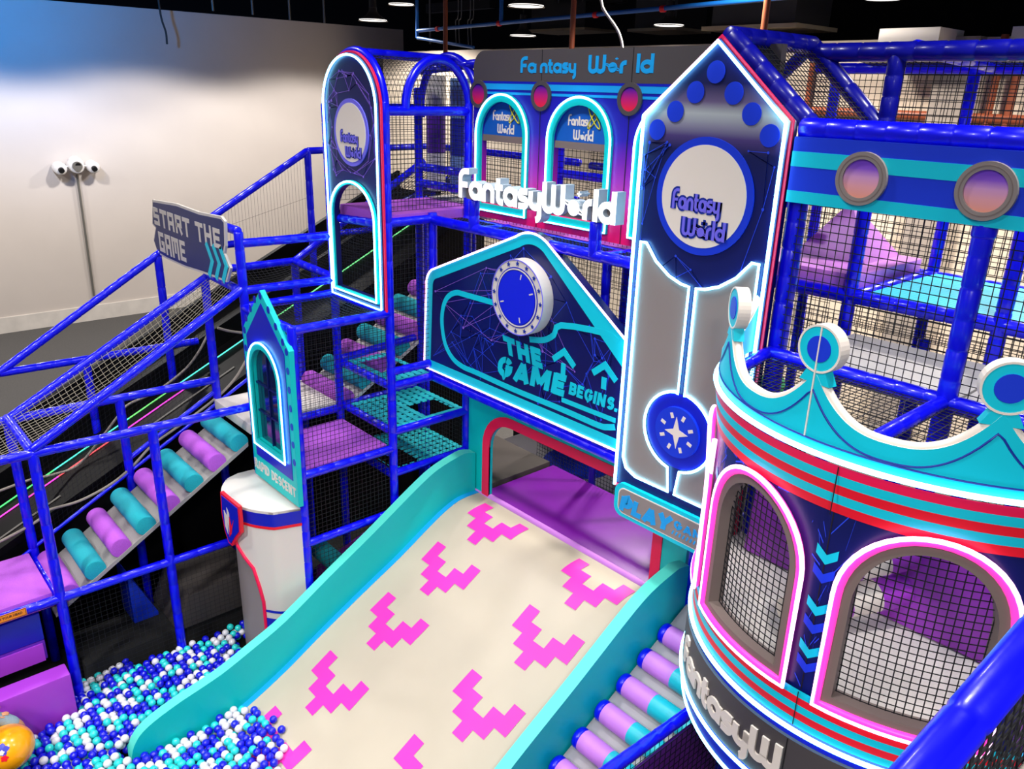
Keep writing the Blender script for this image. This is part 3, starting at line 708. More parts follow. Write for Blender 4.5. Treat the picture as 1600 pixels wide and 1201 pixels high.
net((XB, Y4, 4.5), (XA, Y4, 4.5), (XA, Y4, 5.4), (XB, Y4, 5.4), T, .06, .002)
net((XB, Y5 + .05, 2.4), (XA, Y5 + .05, 2.4), (XA, Y5 + .05, 5.4), (XB, Y5 + .05, 5.4), T, .06, .0028)
# upper room of the tower: platform, arched tubes, nets
def pad_path(pts, parent, r=.048, m=None): return wire('arch_tube', pts, r, m or M['pad'], parent, res=3)
for x, y0, y1 in ((XA, Y4, Y5),):
    pad_path([(x, p[0], p[1]) for p in [(y0 + .28, 6.68)] + [((y0 + .28 + y1) / 2 - (y1 - y0 - .28) / 2 * math.cos(t), 6.68 + .52 * math.sin(t)) for t in [PI * i / 16 for i in range(17)]] + [(y1, 6.68)]], T)
for y in (Y4 + .02, Y5 + .15):
    pad_path([(XB, y, 6.55)] + [((XA + XB) / 2 - (XA - XB) / 2 * math.cos(t), y, 6.68 + .58 * math.sin(t)) for t in [PI * i / 18 for i in range(19)]] + [(XA, y, 6.55)], T)
rail(((XA + XB) / 2 - .1, Y4, 7.25), ((XA + XB) / 2 + .05, Y5 + .15, 7.22), T)
rail((XA, Y5 + .15, 7.18), (XB, Y5 + .15, 7.1), T); rail((XB, Y4, 6.66), (XB, Y5 + .1, 6.66), T); rail((XB, Y5 + .1, 5.95), (XA, Y5 + .1, 5.95), T); rail((XB, Y5 + .1, 5.75), (XA, Y5 + .1, 5.75), T)
rail((XB, Y4, 5.4), (XA, Y4, 5.46), T)
hexa('platform', [(XB + .03, Y4 + .06, 5.42), (XA - .04, Y4 + .06, 5.42), (XA - .04, Y5 + .2, 5.42), (XB + .03, Y5 + .2, 5.42)], [(XB + .03, Y4 + .06, 5.56), (XA - .04, Y4 + .06, 5.56), (XA - .04, Y5 + .2, 5.56), (XB + .03, Y5 + .2, 5.56)], M['purple'], T, .015)
hexa('platform', [(XB + .03, Y5 + .22, 5.42), (XA + .1, Y5 + .22, 5.42), (XA + .1, 7.3, 5.42), (XB + .03, 7.3, 5.42)], [(XB + .03, Y5 + .22, 5.57), (XA + .1, Y5 + .22, 5.57), (XA + .1, 7.3, 5.57), (XB + .03, 7.3, 5.57)], M['whitecarpet'], T, .015)
net((XA, Y4, 5.6), (XA, Y5, 5.6), (XA, Y5, 6.62), (XA, Y4, 6.62), T, .05)
bm = bmesh.new()
cy = (Y4 + .28 + Y5) / 2; ra = (Y5 - Y4 - .28) / 2
for k in range(1, 16):
    y = cy - ra + 2 * ra * k / 16; z = 6.68 + .5 * math.sqrt(max(0, 1 - ((y - cy) / ra) ** 2)); tri(bm, V(XA, y, 6.68), V(XA, y, z), .003, V(1, 0, 0))
for k in range(1, 10):
    z = 6.68 + .05 * k; w = ra * math.sqrt(1 - (.05 * k / .52) ** 2); tri(bm, V(XA, cy - w, z), V(XA, cy + w, z), .003, V(1, 0, 0))
mk('safety_net', bm, M['net'], T, smooth=False)
bm = bmesh.new()        # vaulted net roof
for k in range(25):
    y = Y4 + .05 + (Y5 + .05 - Y4) * k / 24; q = [V((XA + XB) / 2 - (XA - XB) / 2 * math.cos(t), y, 6.66 + .56 * math.sin(t)) for t in [PI * i / 18 for i in range(19)]]
    for a, b in zip(q, q[1:]): tri(bm, a, b, .0028, V(0, 1, 0))
for i in range(27):
    t = PI * i / 26; p = V((XA + XB) / 2 - (XA - XB) / 2 * math.cos(t), Y4 + .05, 6.66 + .56 * math.sin(t)); tri(bm, p, p + V(0, Y5 + .05 - Y4, 0), .0028, V(0, 0, 1))
mk('safety_net', bm, M['net'], T, smooth=False)
net((XB, Y5 + .12, 5.6), (XA, Y5 + .12, 5.6), (XA, Y5 + .12, 6.7), (XB, Y5 + .12, 6.7), T, .055, .0028)
net((XB, Y4, 5.6), (XB, Y5 + .1, 5.6), (XB, Y5 + .1, 6.6), (XB, Y4, 6.6), T, .055, .0028)
# diagonal dark braces seen through the upper netting, belonging to the climbing frame behind
rail((XB - .1, 7.3, 5.9), (XC, 6.0, 5.1), L, .05, M['pad_shaded']); rail((XA - .2, 8.2, 6.0), (XD, 8.2, 6.0), L); rail((XA - .2, 8.2, 5.5), (XD, 8.2, 5.5), L)
net((XD, 8.2, 4.4), (XA, 8.2, 4.4), (XA, 8.2, 6.0), (XD, 8.2, 6.0), L, .06, .004)

# punching bags
def bag(px, top, bot, y, cols, lab):
    a = ony(px, top, y); b = ony(px, bot, y)
    t = thing('punching_bag', lab, 'punching bag', tuple(b), 'punching bags in the arched tower')
    r = .125; zs = [b.z, b.z + (a.z - b.z) * .34, b.z + (a.z - b.z) * .66, a.z]
    for i in range(3):
        cyl(['lower_sleeve', 'middle_sleeve', 'upper_sleeve'][i], (a.x, y, zs[i]), (a.x, y, zs[i + 1]), r * (1 + .004 * (i == 1)), M[cols[i]], t, 28, .015 if i != 1 else 0)
    cyl('strap', (a.x, y, a.z), (a.x, y, 7.2), .012, M['white'], t, 8)
bag(681, 118, 297, 6.62, ('white', 'violet', 'white'), 'hanging foam punching bag with white ends and a violet middle')
bag(719, 122, 302, 6.62, ('lightblue', 'navy2', 'lightblue'), 'hanging foam punching bag with light blue ends and a dark blue middle') if 'lightblue' in M else None
# ------------------------------------------------------------------ wide slide
SL = thing('wide_slide', 'wide beige slide with pink pixel arrows between two teal foam walls', 'slide', (-5.7, 4.0, 0))
BEDP = [(6.10, 1.885), (5.95, 1.89), (5.75, 1.875), (5.54, 1.80), (5.27, 1.655), (4.83, 1.395), (4.22, 1.075), (3.65, .76), (3.2, .50), (2.65, .245), (2.2, .12), (1.7, .06), (1.1, .04)]
BED = [(p.x, p.y) for p in smooth_path([V(a, b, 0) for a, b in BEDP], 5)]
def bedz(y):
    for (a, za), (b, zb) in zip(BED, BED[1:]):
        if b <= y <= a: return za + (zb - za) * (y - a) / (b - a)
    return BED[-1][1] if y < BED[-1][0] else BED[0][1]
X0, X1 = -7.40, -4.08
def strip(name, x0, x1, prof, lift, thick, m, parent):
    bm = bmesh.new(); prev = None
    for y, z in prof:
        r = [bm.verts.new(p) for p in ((x0, y, z + lift), (x1, y, z + lift), (x1, y, z + lift - thick), (x0, y, z + lift - thick))]
        if prev:
            for i in range(4): bm.faces.new((prev[i], prev[(i + 1) % 4], r[(i + 1) % 4], r[i]))
        else: bm.faces.new(r[::-1])
        prev = r
    bm.faces.new(prev); bmesh.ops.recalc_face_normals(bm, faces=bm.faces[:])
    return mk(name, bm, m, parent, angle=.7)
strip('slide_bed', X0, X1, BED, 0, .12, M['bed'], SL)
strip('edge_strip', X0, X0 + .085, BED, .006, .01, M['sky'], SL)
strip('edge_strip', X1 - .085, X1, BED, .006, .01, M['sky'], SL)
cyl('top_lip', (-7.42, 6.13, 1.87), (-4.36, 6.13, 1.87), .05, M['lilac_vinyl'], SL, 20)
WALLT = [(6.08, 2.44), (5.95, 2.475), (5.83, 2.47), (5.48, 2.385), (5.15, 2.22), (4.5, 1.825), (3.9, 1.48), (3.3, 1.12), (2.9, .945), (2.56, .81), (2.33, .745), (2.0, .665), (1.7, .555), (1.56, .43), (1.50, .25), (1.52, .0)]
WT = [(p.x, p.y) for p in smooth_path([V(a, b, 0) for a, b in WALLT], 4)]
for x0, x1 in ((-7.52, -7.39), (-4.09, -3.96)):
    bm = bmesh.new(); prev = None
    for y, z in WT:
        zb = min(max(0, bedz(y) - .35), z - .01) if y > 1.6 else 0
        r = [bm.verts.new(p) for p in ((x0, y, z), (x1, y, z), (x1, y, zb), (x0, y, zb))]
        if prev:
            for i in range(4):
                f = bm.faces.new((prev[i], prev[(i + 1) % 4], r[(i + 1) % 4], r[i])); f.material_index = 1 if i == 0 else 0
        else: bm.faces.new(r[::-1])
        prev = r
    bm.faces.new(prev); bmesh.ops.recalc_face_normals(bm, faces=bm.faces[:])
    mk('side_wall', bm, [M['teal'], M['teal_lit']], SL, angle=.7)
# pixel arrows lying on the bed
AR = [(0, 0), (0, 2), (1, 2), (1, 1), (2, 1), (2, 0), (3, 0), (3, 1), (4, 1), (4, 2), (5, 2), (5, 0), (4, 0), (4, -1), (3, -1), (3, -2), (2, -2), (2, -1), (1, -1), (1, 0)]
cells = []
ins = inpoly(AR)
for i in range(5):
    for j in range(-2, 2):
        if ins(i + .5, j + .5): cells.append((i, j))
SLEN = [0]
for (a, za), (b, zb) in zip(BED, BED[1:]): SLEN.append(SLEN[-1] + math.hypot(a - b, za - zb))
def at_s(s):
    s = max(0, min(SLEN[-1] - 1e-6, s))
    for k in range(len(SLEN) - 1):
        if SLEN[k] <= s <= SLEN[k + 1]:
            t = (s - SLEN[k]) / (SLEN[k + 1] - SLEN[k]); return (BED[k][0] + (BED[k + 1][0] - BED[k][0]) * t, BED[k][1] + (BED[k + 1][1] - BED[k][1]) * t)
def s_of_y(y):
    for k in range(len(SLEN) - 1):
        if BED[k + 1][0] <= y <= BED[k][0]: return SLEN[k] + (SLEN[k + 1] - SLEN[k]) * (BED[k][0] - y) / max(1e-6, BED[k][0] - BED[k + 1][0])
def arrow(x, y, m):
    bm = bmesh.new(); s0 = s_of_y(y); cu, cv = .167, .150
    for i, j in cells:
        for k in range(3):
            pts = []
            for a, b in ((i, j + k / 3), (i + 1, j + k / 3), (i + 1, j + (k + 1) / 3), (i, j + (k + 1) / 3)):
                yy, zz = at_s(s0 - b * cv); pts.append((x + a * cu, yy, zz + .006))
            bm.faces.new([bm.verts.new(p) for p in pts])
    bmesh.ops.remove_doubles(bm, verts=bm.verts[:], dist=.001); bmesh.ops.recalc_face_normals(bm, faces=bm.faces[:])
    if bm.faces[:][0].normal.z < 0: bmesh.ops.reverse_faces(bm, faces=bm.faces[:])
    mk('arrow_mark', bm, m, SL)
for y in (5.66, 4.94, 4.19, 3.39, 2.66): arrow(-7.03, y, M['pink'])
for y in (5.66, 4.94, 4.13, 3.39, 2.66): arrow(-5.35, y, M['pink'])

M['tunnelpurple'] = mat('shaded_magenta_vinyl', '74109a', 0.4)  # colour darkened to stand in for shade from the gallery above
# ------------------------------------------------------------------ tunnel behind the slide top
AP = thing('tunnel_arch', 'teal board with a red rimmed arched opening at the top of the wide slide', 'panel', (-5.8, Y5, 1.9))
f6 = yframe(Y5)
out = [(-7.56, 1.82), (-4.03, 1.82), (-4.03, 3.62), (-7.56, 3.62)]
hole = [(-7.14, 1.84), (-4.46, 1.84), (-4.46, 2.50)] + arc(-4.86, 2.60, .40, 0, 90, 8) + arc(-6.74, 2.60, .40, 90, 180, 8)
rim = offset_loop(hole, -.125); rim[0] = (rim[0][0], 1.83); rim[1] = (rim[1][0], 1.83)
flat('board', [out, hole], f6, -.06, 0, M['teal'], AP)
flat('rim', [rim, hole], f6, -.02, .012, M['hot'], AP)
tag(box('tunnel_deck', (-7.3, Y5 + .02, 1.72), (-4.3, 7.45, 1.89), M['tunnelpurple'], None, .015), 'purple vinyl deck inside the red rimmed tunnel above the slide', 'mat')
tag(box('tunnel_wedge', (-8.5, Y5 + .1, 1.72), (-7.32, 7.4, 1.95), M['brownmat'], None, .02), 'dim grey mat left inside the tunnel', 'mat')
tag(box('floor_mat', (-9.0, 7.6, 1.2), (-4.5, 8.6, 1.55), M['whitecarpet'], None, .02), 'off-white carpeted mat beyond the tunnel netting', 'mat')
tag(cyl('round_rug', (-7.6, 8.3, 1.55), (-7.6, 8.3, 1.565), .55, M['royal'], None, 40), 'round blue floor patch beyond the tunnel netting', 'rug')
tag(box('tunnel_dark_sheet', (-9.6, 8.75, 0.03), (-4.3, 8.85, 3.5), M['darkmat']), 'black padded wall closing the space behind the tunnel', 'panel')  # added sheet that makes the view through the arch dark

# centre frame: posts, truss, balcony, nets
Cn = thing('balcony_frame', 'blue padded tube frame with a zigzag truss carrying the signs over the slide', 'climbing frame', (-5.8, YF, 0))
XR = -3.95
rail((XA, YF, 3.54), (-4.5, YF, 3.54), Cn, .055)
rail((XA, YF, 3.86), (-4.5, YF, 3.86), Cn, .04)
n = 9
for k in range(n):
    xa = XA + .12 + (3.0) * k / n; xm = xa + 1.5 / n; xb = xa + 3.0 / n
    cyl('truss_web', (xa, YF, 3.82), (xm, YF, 3.56), .016, M['pad'], Cn, 8); cyl('truss_web', (xm, YF, 3.56), (xb, YF, 3.82), .016, M['pad'], Cn, 8)
rail((XA, YF, 5.47), (-4.5, YF, 5.47), Cn, .055)
for x in (-6.86, -5.07): post((x, YF, 5.45), (x, YF, 5.78), Cn, .06)
for x in (-6.45, -5.3): post((x, Y5 - .06, 3.6), (x, Y5 - .06, 5.45), Cn, .05)
post((XR, Y5 + .02, 0), (XR, Y5 + .02, 3.1), Cn, .055)
post((-6.6, 7.5, 0), (-6.6, 7.5, 3.4), Cn, .05, M['pad_shaded']); post((-5.35, 7.5, 0), (-5.35, 7.5, 3.4), Cn, .05, M['pad_shaded'])
rail((-8.6, 7.5, 3.4), (-4, 7.5, 3.4), Cn, .05, M['pad_shaded'])
net((-7.7, 7.5, 1.6), (-4.3, 7.5, 1.6), (-4.3, 7.5, 3.3), (-7.7, 7.5, 3.3), Cn, .055, .004)
net((XA, YF, 5.46), (-4.5, YF, 5.46), (-4.5, Y5, 5.46), (XA, Y5, 5.46), Cn, .05, .004)
net((XA, Y5 - .06, 3.7), (-4.2, Y5 - .06, 3.7), (-4.2, Y5 - .06, 5.4), (XA, Y5 - .06, 5.4), Cn, .055, .0034)
rail((XA, Y5 - .06, 5.42), (-4.3, Y5 - .06, 5.42), Cn, .05); rail((-6.86, YF, 5.45), (-6.86, Y5, 5.43), Cn, .045); rail((-5.07, YF, 5.45), (-5.07, Y5, 5.43), Cn, .045)
# upper gallery behind the board with the two windows
for x in (-7.3, -6.1, -5.0): post((x, 7.3, 3.4), (x, 7.3, 6.6), Cn, .055)
for x in (-6.7, -5.55): post((x, 8.2, 3.4), (x, 8.2, 6.6), Cn, .05, M['pad_shaded'])
rail((XA, 7.3, 5.95), (-4, 7.3, 5.95), Cn); rail((XA, 8.2, 5.98), (-4, 8.2, 5.98), Cn, .05, M['pad_shaded'])
net((XA, 8.2, 4.4), (-4, 8.2, 4.4), (-4, 8.2, 6.5), (XA, 8.2, 6.5), Cn, .055, .004)
net((XA, 6.35, 5.4), (-4, 6.35, 5.4), (-4, 6.35, 6.5), (XA, 6.35, 6.5), Cn, .06, .0032)
tag(box('gallery_deck', (XA + .15, Y5 + .12, 5.30), (-4.2, 7.25, 5.42), M['purple'], None, .015), 'lilac carpet deck behind the two arched windows', 'mat')

# ------------------------------------------------------------------ window board over the balcony
FB = thing('window_board', 'tall blue to magenta board with two neon arched windows and a grey header', 'panel', (-5.8, Y5, 5.48))
M['facade'] = grad('blue_magenta_print', 'Z', 5.5, 6.9, [(0, 'f0105e'), (.16, 'd80a78'), (.42, '9a10a8'), (.7, '2a14b0'), (1, '0c14a8')])
M['header'] = M['dgrey']
wins = [(-7.455, -6.575), (-6.285, -5.385), (-5.105, -4.2)]
op = [archloop(a + .085, 5.66, b - .085, 6.42, 6.78) for a, b in wins]
body = [(-7.53, 5.50), (-3.7, 5.50), (-3.7, 6.99), (-7.53, 6.99)]
flat('board', [body] + op, f6, -.07, 0, M['facade'], FB)
hd = [(-7.53, 6.99), (-3.7, 6.99), (-3.7, 7.30)] + arc(-7.35, 7.12, .18, 90, 180, 8)
flat('header_board', [hd], f6, -.07, .004, M['header'], FB)
flat('stripe', [rect(-7.53, 6.905, -3.7, 6.965)], f6, 0, .004, M['sky'], FB)
flat('stripe', [rect(-7.53, 6.855, -3.7, 6.880)], f6, 0, .004, M['sky'], FB)
flat('stripe', [rect(-7.53, 6.966, -3.7, 6.992)], f6, 0, .003, M['navy2'], FB)
M['porthole'] = grad('violet_red_print', 'Z', 6.77, 6.95, [(0, 'e8204a'), (.45, 'c01878'), (1, '2a10a0')])
for x in (-7.43, -6.41, -5.212):
    flat('porthole_rim', [circle(x, 6.852, .148), circle(x, 6.852, .108)], f6, 0, .02, M['dgrey'], FB)
    flat('porthole', [circle(x, 6.852, .108)], f6, 0, .012, M['porthole'], FB)
for (a, b) in wins:
    o_ = archloop(a, 5.575, b, 6.43, 6.868, 24); i_ = archloop(a + .085, 5.66, b - .085, 6.42, 6.78, 24)
    wf = flat('window_frame', [o_, i_], f6, 0, .03, M['teal'], FB)
    wire('neon_strip', ring3(f6, offset_loop(o_, .012), .035), .0115, M['led_white'], wf, True)
    top = [(a + .085, 6.375), (b - .085, 6.375)] + arc((a + b) / 2, 6.42, (b - a) / 2 - .085, 0, 180, 20, .36)
    flat('window_top_panel', [top], f6, -.045, -.02, M['winblue'] if 'winblue' in M else M['royal'], FB)
    flat('window_bar', [rect(a + .085, 6.355, b - .085, 6.425)], f6, -.045, -.012, M['taupe'], FB)
    if b < -5:
        fm = Frame(f6.at(0, 0, -.02), (1, 0, 0), (0, 0, 1)); cx = (a + b) / 2
        logo(fm, cx - .01, 6.57, .36, M['cream'], FB)
        for s in (1, -1):
            wire('logo_cross', [fm.at(cx + .17 + .035 * math.cos(t) * 1 + s * .075 * math.sin(t), 6.665 + .10 * math.sin(t), .006) for t in [2 * PI * i / 20 for i in range(20)]], .006, M['yellow_print'], FB, True, 1)
strokes('Fa', f6, -6.745, 7.075, .25, .145, .004, .008, M['sky'], FB, weight=.30)
strokes('ntasy', f6, -6.445, 7.075, .52, .145, .004, .008, M['sky'], FB, weight=.30)
strokes('Wor', f6, -5.77, 7.075, .50, .165, .004, .008, M['sky'], FB, weight=.30)
strokes('ld', f6, -5.165, 7.08, .21, .165, .004, .008, M['sky'], FB, weight=.30)
for x in (-6.42, -5.21):
    flat('panel_joint', [rect(x - .004, 5.5, x + .004, 7.3)], f6, .004, .0055, M['black'], FB)

# free standing lit letters on the balcony rail
LS = thing('letter_sign', 'row of thick lit white channel letters standing on the balcony rail', 'sign', (-5.9, YF, 5.75))
fl = Frame((0, YF - .02, 0), (1, 0, -.001), (0.001, 0, 1))
seq = 'FantasyWorld'
strokes(seq, fl, -7.05, 5.785, 2.27, .29, -.07, .05, None, LS, each=True, weight=.30, ms=lambda i: [M['letterpink'] if i < 2 else M['letterlit'], M['letterside']])
box('letter_rail', (-6.98, YF - .01, 5.78), (-4.85, YF + .02, 5.92), M['wgrey'], LS)
for x in (-6.85, -5.07): cyl('stand', (x, YF, 5.7), (x, YF, 5.8), .03, M['steel'], LS, 10)

# ------------------------------------------------------------------ big gable shaped sign
GS = thing('entrance_sign', 'navy gable shaped sign with teal lettering and a round star medallion above the slide', 'sign', (-5.9, 5.5, 3.66))
yg = 5.52; fg = yframe(yg)
cxs = -5.86
def gable(d):
    L = [(-7.72, 3.66), (-4.56, 3.66), (-4.56, 4.785)] + arc(cxs, 5.13, .44, 58, 122, 10) + arc(-7.42, 4.70, .24, 122, 180, 6)
    return offset_loop(L, d) if d else L
G0 = gable(0)
flat('board', [G0], fg, -.10, 0, M['navy'], GS)
GW = [(-7.72, 3.66), (-4.30, 3.66), (-4.30, 4.56)] + G0[3:]
clip = lambda L: [(min(p[0], -4.563), p[1]) for p in L]
flat('border', [offset_loop(G0, .004), [(min(p[0], -4.5655), p[1]) for p in offset_loop(GW, .115)]], fg, 0, .0045, M['cyan'], GS)
wire('neon_edge', ring3(fg, G0[2:] + G0[:2], .012), .011, M['led_pink'], GS)
web_lines(fg, inpoly(offset_loop(G0, .14)), 74, GS, .0015, M['line_blue'], 3, (-7.6, 3.75, -4.4, 5.4))
web_lines(fg, inpoly(offset_loop(G0, .14)), 12, GS, .002, M['line_lilac'], 9, (-7.6, 4.2, -4.9, 5.4), r=.004)
# teal track line running round the lettering
tl = [fg.px(966, 534), fg.px(945, 520), fg.px(877, 508), fg.px(866, 523), fg.px(850, 531), fg.px(828, 530)]
tr = [fg.px(790, 478), fg.px(730, 461), fg.px(713, 457)] + [fg.px(*p) for p in ((700, 464), (693, 480), (691, 505), (696, 537), (708, 560), (724, 573), (745, 582), (800, 607), (880, 640), (935, 664), (950, 667), (961, 667))]
tr = [tuple(p[:2]) for p in smooth_path([V(q[0], q[1], 0) for q in tr], 4)]; tl = [tuple(p[:2]) for p in smooth_path([V(q[0], q[1], 0) for q in tl], 3)]
bm = bmesh.new(); ribbon(bm, tr, .062, fg.at, .002, .006); ribbon(bm, tl, .062, fg.at, .002, .006)
ribbon(bm, [fg.px(878, 624), fg.px(962, 657)], .05, fg.at, .002, .006)
mk('track_line', bm, M['cyan'], GS, smooth=False)
def skew(body, fr, bl, tl, br, d0, d1, m, parent, weight=.27):
    o, t, r = (V(*fr.px(*p), 0) for p in (bl, tl, br)); h = (t - o).length; w = (r - o).length
    g = Frame(fr.at(o.x, o.y), fr.u, fr.v); uu = (r - o) / w; vv = (t - o) / h
    g.u = fr.u * uu.x + fr.v * uu.y; g.v = fr.u * vv.x + fr.v * vv.y; g.n = fr.n
    return heavy(body, g, 0, 0, w, h, d0, d1, m, parent, weight)
def fit_text(body, fr, tl_px, br_px, d0, d1, m, parent, bold=.05):
    a = fr.px(*tl_px); b = fr.px(*br_px)
    return heavy(body, fr, a[0], b[1], b[0] - a[0], a[1] - b[1], d0, d1, m, parent)
skew('THE', fg, (790, 552), (786, 523.5), (851, 577), .002, .007, M['cyan'], GS, .29)
skew('GAME', fg, (777, 584), (781, 555), (884, 620), .002, .007, M['cyan'], GS, .29)
skew('BEGINS.', fg, (889, 615), (892, 596.5), (965, 644), .002, .007, M['cyan'], GS, .26)
for px, py in ((882, 549), (946, 570)):
    u, v = fg.px(px, py)
    bm = bmesh.new(); ribbon(bm, [(u - .15, v - .12), (u, v), (u + .15, v - .12)], .065, fg.at, .002, .007); ribbon(bm, [(u, v - .125), (u, v - .245)], .062, fg.at, .002, .007)
    mk('arrow_mark', bm, M['cyan'], GS, smooth=False)
# round medallion standing off the sign
mc = fg.px(819, 461); mu, mv = mc[0] + .04, mc[1] - .0; mr = .392
fmd = yframe(yg - .14)
md = flat('medallion', [circle(mu, mv, mr, 56)], yframe(yg), .0, .14, M['white'], GS)
flat('medallion_face', [circle(mu, mv, mr * .80, 56)], fmd, 0, .004, M['navy2'], md)
flat('medallion_ring', [circle(mu, mv, mr * .77, 56), circle(mu, mv, mr * .735, 56)], fmd, .004, .007, M['white'], md)
flat('medallion_edge', [circle(mu, mv, mr, 56), circle(mu, mv, mr * .975, 56)], fmd, 0, .004, M['lav'], md)
flat('medallion_disc', [circle(mu, mv, mr * .70, 56)], fmd, .004, .006, mat('bright_blue_print', '1020e0', .35), md)
def star(u, v, r, k=5, q=.45, a0=90): return [(u + (r if i % 2 == 0 else r * q) * math.cos(math.radians(a0 + 180 / k * i)), v + (r if i % 2 == 0 else r * q) * math.sin(math.radians(a0 + 180 / k * i))) for i in range(2 * k)]
for i in range(16):
    t = 2 * PI * i / 16; flat('star', [star(mu + mr * .895 * math.cos(t), mv + mr * .895 * math.sin(t), .028)], fmd, .001, .005, M['dark_line'], md)
for t in (75, 200, 285, 20): 
    t = math.radians(t); bm = bmesh.new(); ribbon(bm, [(mu + mr * .52 * math.cos(t), mv + mr * .52 * math.sin(t)), (mu + mr * .66 * math.cos(t), mv + mr * .66 * math.sin(t))], .014, fmd.at, .006, .008); mk('tick_mark', bm, M['white'], md, smooth=False)

# ------------------------------------------------------------------ tall clock-tower shaped board
TW = thing('tower_board', 'tall pointed navy tower board with white neon edge and round logo disc', 'panel', (-3.87, 5.5, 3.3))
yt = 5.5; ft = yframe(yt)
TO = [(-4.54, 3.31), (-3.20, 3.31), (-3.20, 6.745), (-3.87, 7.31), (-4.54, 6.745)]
M['towerprint'] = grad('navy_grey_sky_print', 'Z', 6.2, 7.3, [(0, '04105a'), (.26, '0a1450'), (.36, '4a3a78'), (.44, '8c8ca4'), (.52, 'b4bcc0'), (.60, '6a5c84'), (.72, '101450'), (1, '061a6a')])
flat('board', [TO], ft, -.12, -.004, M['towerprint'], TW)
flat('edge_trim', [offset_loop(TO, -.022), offset_loop(TO, .02)], ft, -.032, -.02, M['hot'], TW)
TN = [(-3.215, 4.3), (-3.215, 6.735), (-3.87, 7.29), (-4.525, 6.735), (-4.525, 3.33)]
wire('neon_edge', ring3(ft, [(-3.215, 3.33)] + TN[1:], .02), .015, M['led_white'], TW)
for x, z in ((-3.871, 7.073), (-4.041, 6.925), (-3.691, 6.925), (-4.219, 6.777), (-3.517, 6.784), (-4.387, 6.629), (-3.344, 6.639)):
    flat('dot', [circle(x, z, .082, 28)], ft, 0, .004, M['royal'], TW)
dk = flat('logo_disc', [circle(-3.865, 6.14, .462, 60)], ft, 0, .012, M['royal'], TW)
flat('logo_disc_face', [circle(-3.865, 6.14, .402, 60)], ft, .012, .016, M['cream'], dk)
fld = yframe(yt - .016)
logo(fld, -3.88, 6.005, .54, M['lav'], TW, .002, .006, M['dark_line'])
def ins_t(u, v): return -4.5 < u < -3.25 and 3.4 < v < 6.6 and (u + 3.865) ** 2 + (v - 6.14) ** 2 > .5 ** 2
web_lines(ft, ins_t, 26, TW, .001, M['line_blue'], 5, (-4.5, 5.2, -3.25, 6.6))
# two grey lower panels with neon outlines and the star badge
bc = (-3.865, 4.10)
def lower(sg):
    c = -3.865
    L = []
    L += [(c + sg * .585, 5.70)]
    L += [(c + sg * p[0], p[1]) for p in ((.52, 5.70), (.40, 5.56), (.25, 5.46), (.12, 5.415), (.035, 5.405))]
    L += [(c + sg * .035, 4.455)]
    L += [(c + sg * .37 * math.cos(math.radians(t)), 4.10 + .37 * math.sin(math.radians(t))) for t in range(80, -81, -10)]
    L += [(c + sg * .035, 3.50), (c + sg * .42, 3.50), (c + sg * .54, 3.55), (c + sg * .585, 3.65)]
    return L
for sg in (-1, 1):
    L = lower(sg); lp = flat('grey_panel', [L], ft, 0, .006, M['wgrey'], TW)
    wire('neon_strip', ring3(ft, L, .018), .012, M['led_white'], lp, True)
bd = flat('star_badge', [circle(bc[0], bc[1], .235, 44)], ft, 0, .03, M['royal'], TW)
flat('badge_backing', [circle(bc[0], bc[1], .35, 44)], ft, 0, .003, M['navy2'], TW)
four = []
for i in range(4):
    t = math.radians(90 + 90 * i + 4); R_ = .15 if i % 2 == 0 else .125
    four += [(bc[0] + R_ * math.cos(t), bc[1] + R_ * math.sin(t))] + [(bc[0] + .045 * math.cos(t + PI / 4), bc[1] + .045 * math.sin(t + PI / 4))]
flat('star', [four], ft, .03, .034, M['cream'], bd)
for i in range(8):
    t = 2 * PI * (i + .5) / 8 + .0; bm = bmesh.new(); ribbon(bm, [(bc[0] + .135 * math.cos(t), bc[1] + .135 * math.sin(t)), (bc[0] + .185 * math.cos(t), bc[1] + .185 * math.sin(t))], .03, ft.at, .03, .034); mk('ray_mark', bm, M['cream'], bd, smooth=False)
flat('base_trim', [rect(-4.54, 3.31, -3.2, 3.345)], ft, -.002, .006, M['hot'], TW)

# small sign at its foot
PS = thing('play_sign', 'rounded grey sign with teal rim and sky blue lettering below the tower board', 'sign', (-3.86, 5.46, 3.04))
fp = yframe(5.46)
flat('rim', [rrect(-4.50, 3.035, -3.22, 3.385, .10)], fp, -.09, -.002, M['cyan'], PS)
flat('face', [rrect(-4.45, 3.075, -3.27, 3.345, .075)], fp, -.002, .002, M['cream'], PS)
flat('face_inset', [rrect(-4.44, 3.085, -3.28, 3.335, .07)], fp, .002, .004, M['wgrey'], PS)
skew('PLAY', fp, (968, 795), (973, 774), (1046, 831), .004, .007, M['sky'], PS, .33)
a = fp.px(1050, 822); heavy('GAME', fp, a[0] + .02, 3.195, .42, .08, .004, .007, M['sky'], PS, weight=.24)
for i in range(9):
    bm = bmesh.new(); u = a[0] + .01 + i * .04; ribbon(bm, [(u, 3.125), (u + .016, 3.165)], .014, fp.at, .004, .007); mk('tick_mark', bm, M['sky'], PS, smooth=False)

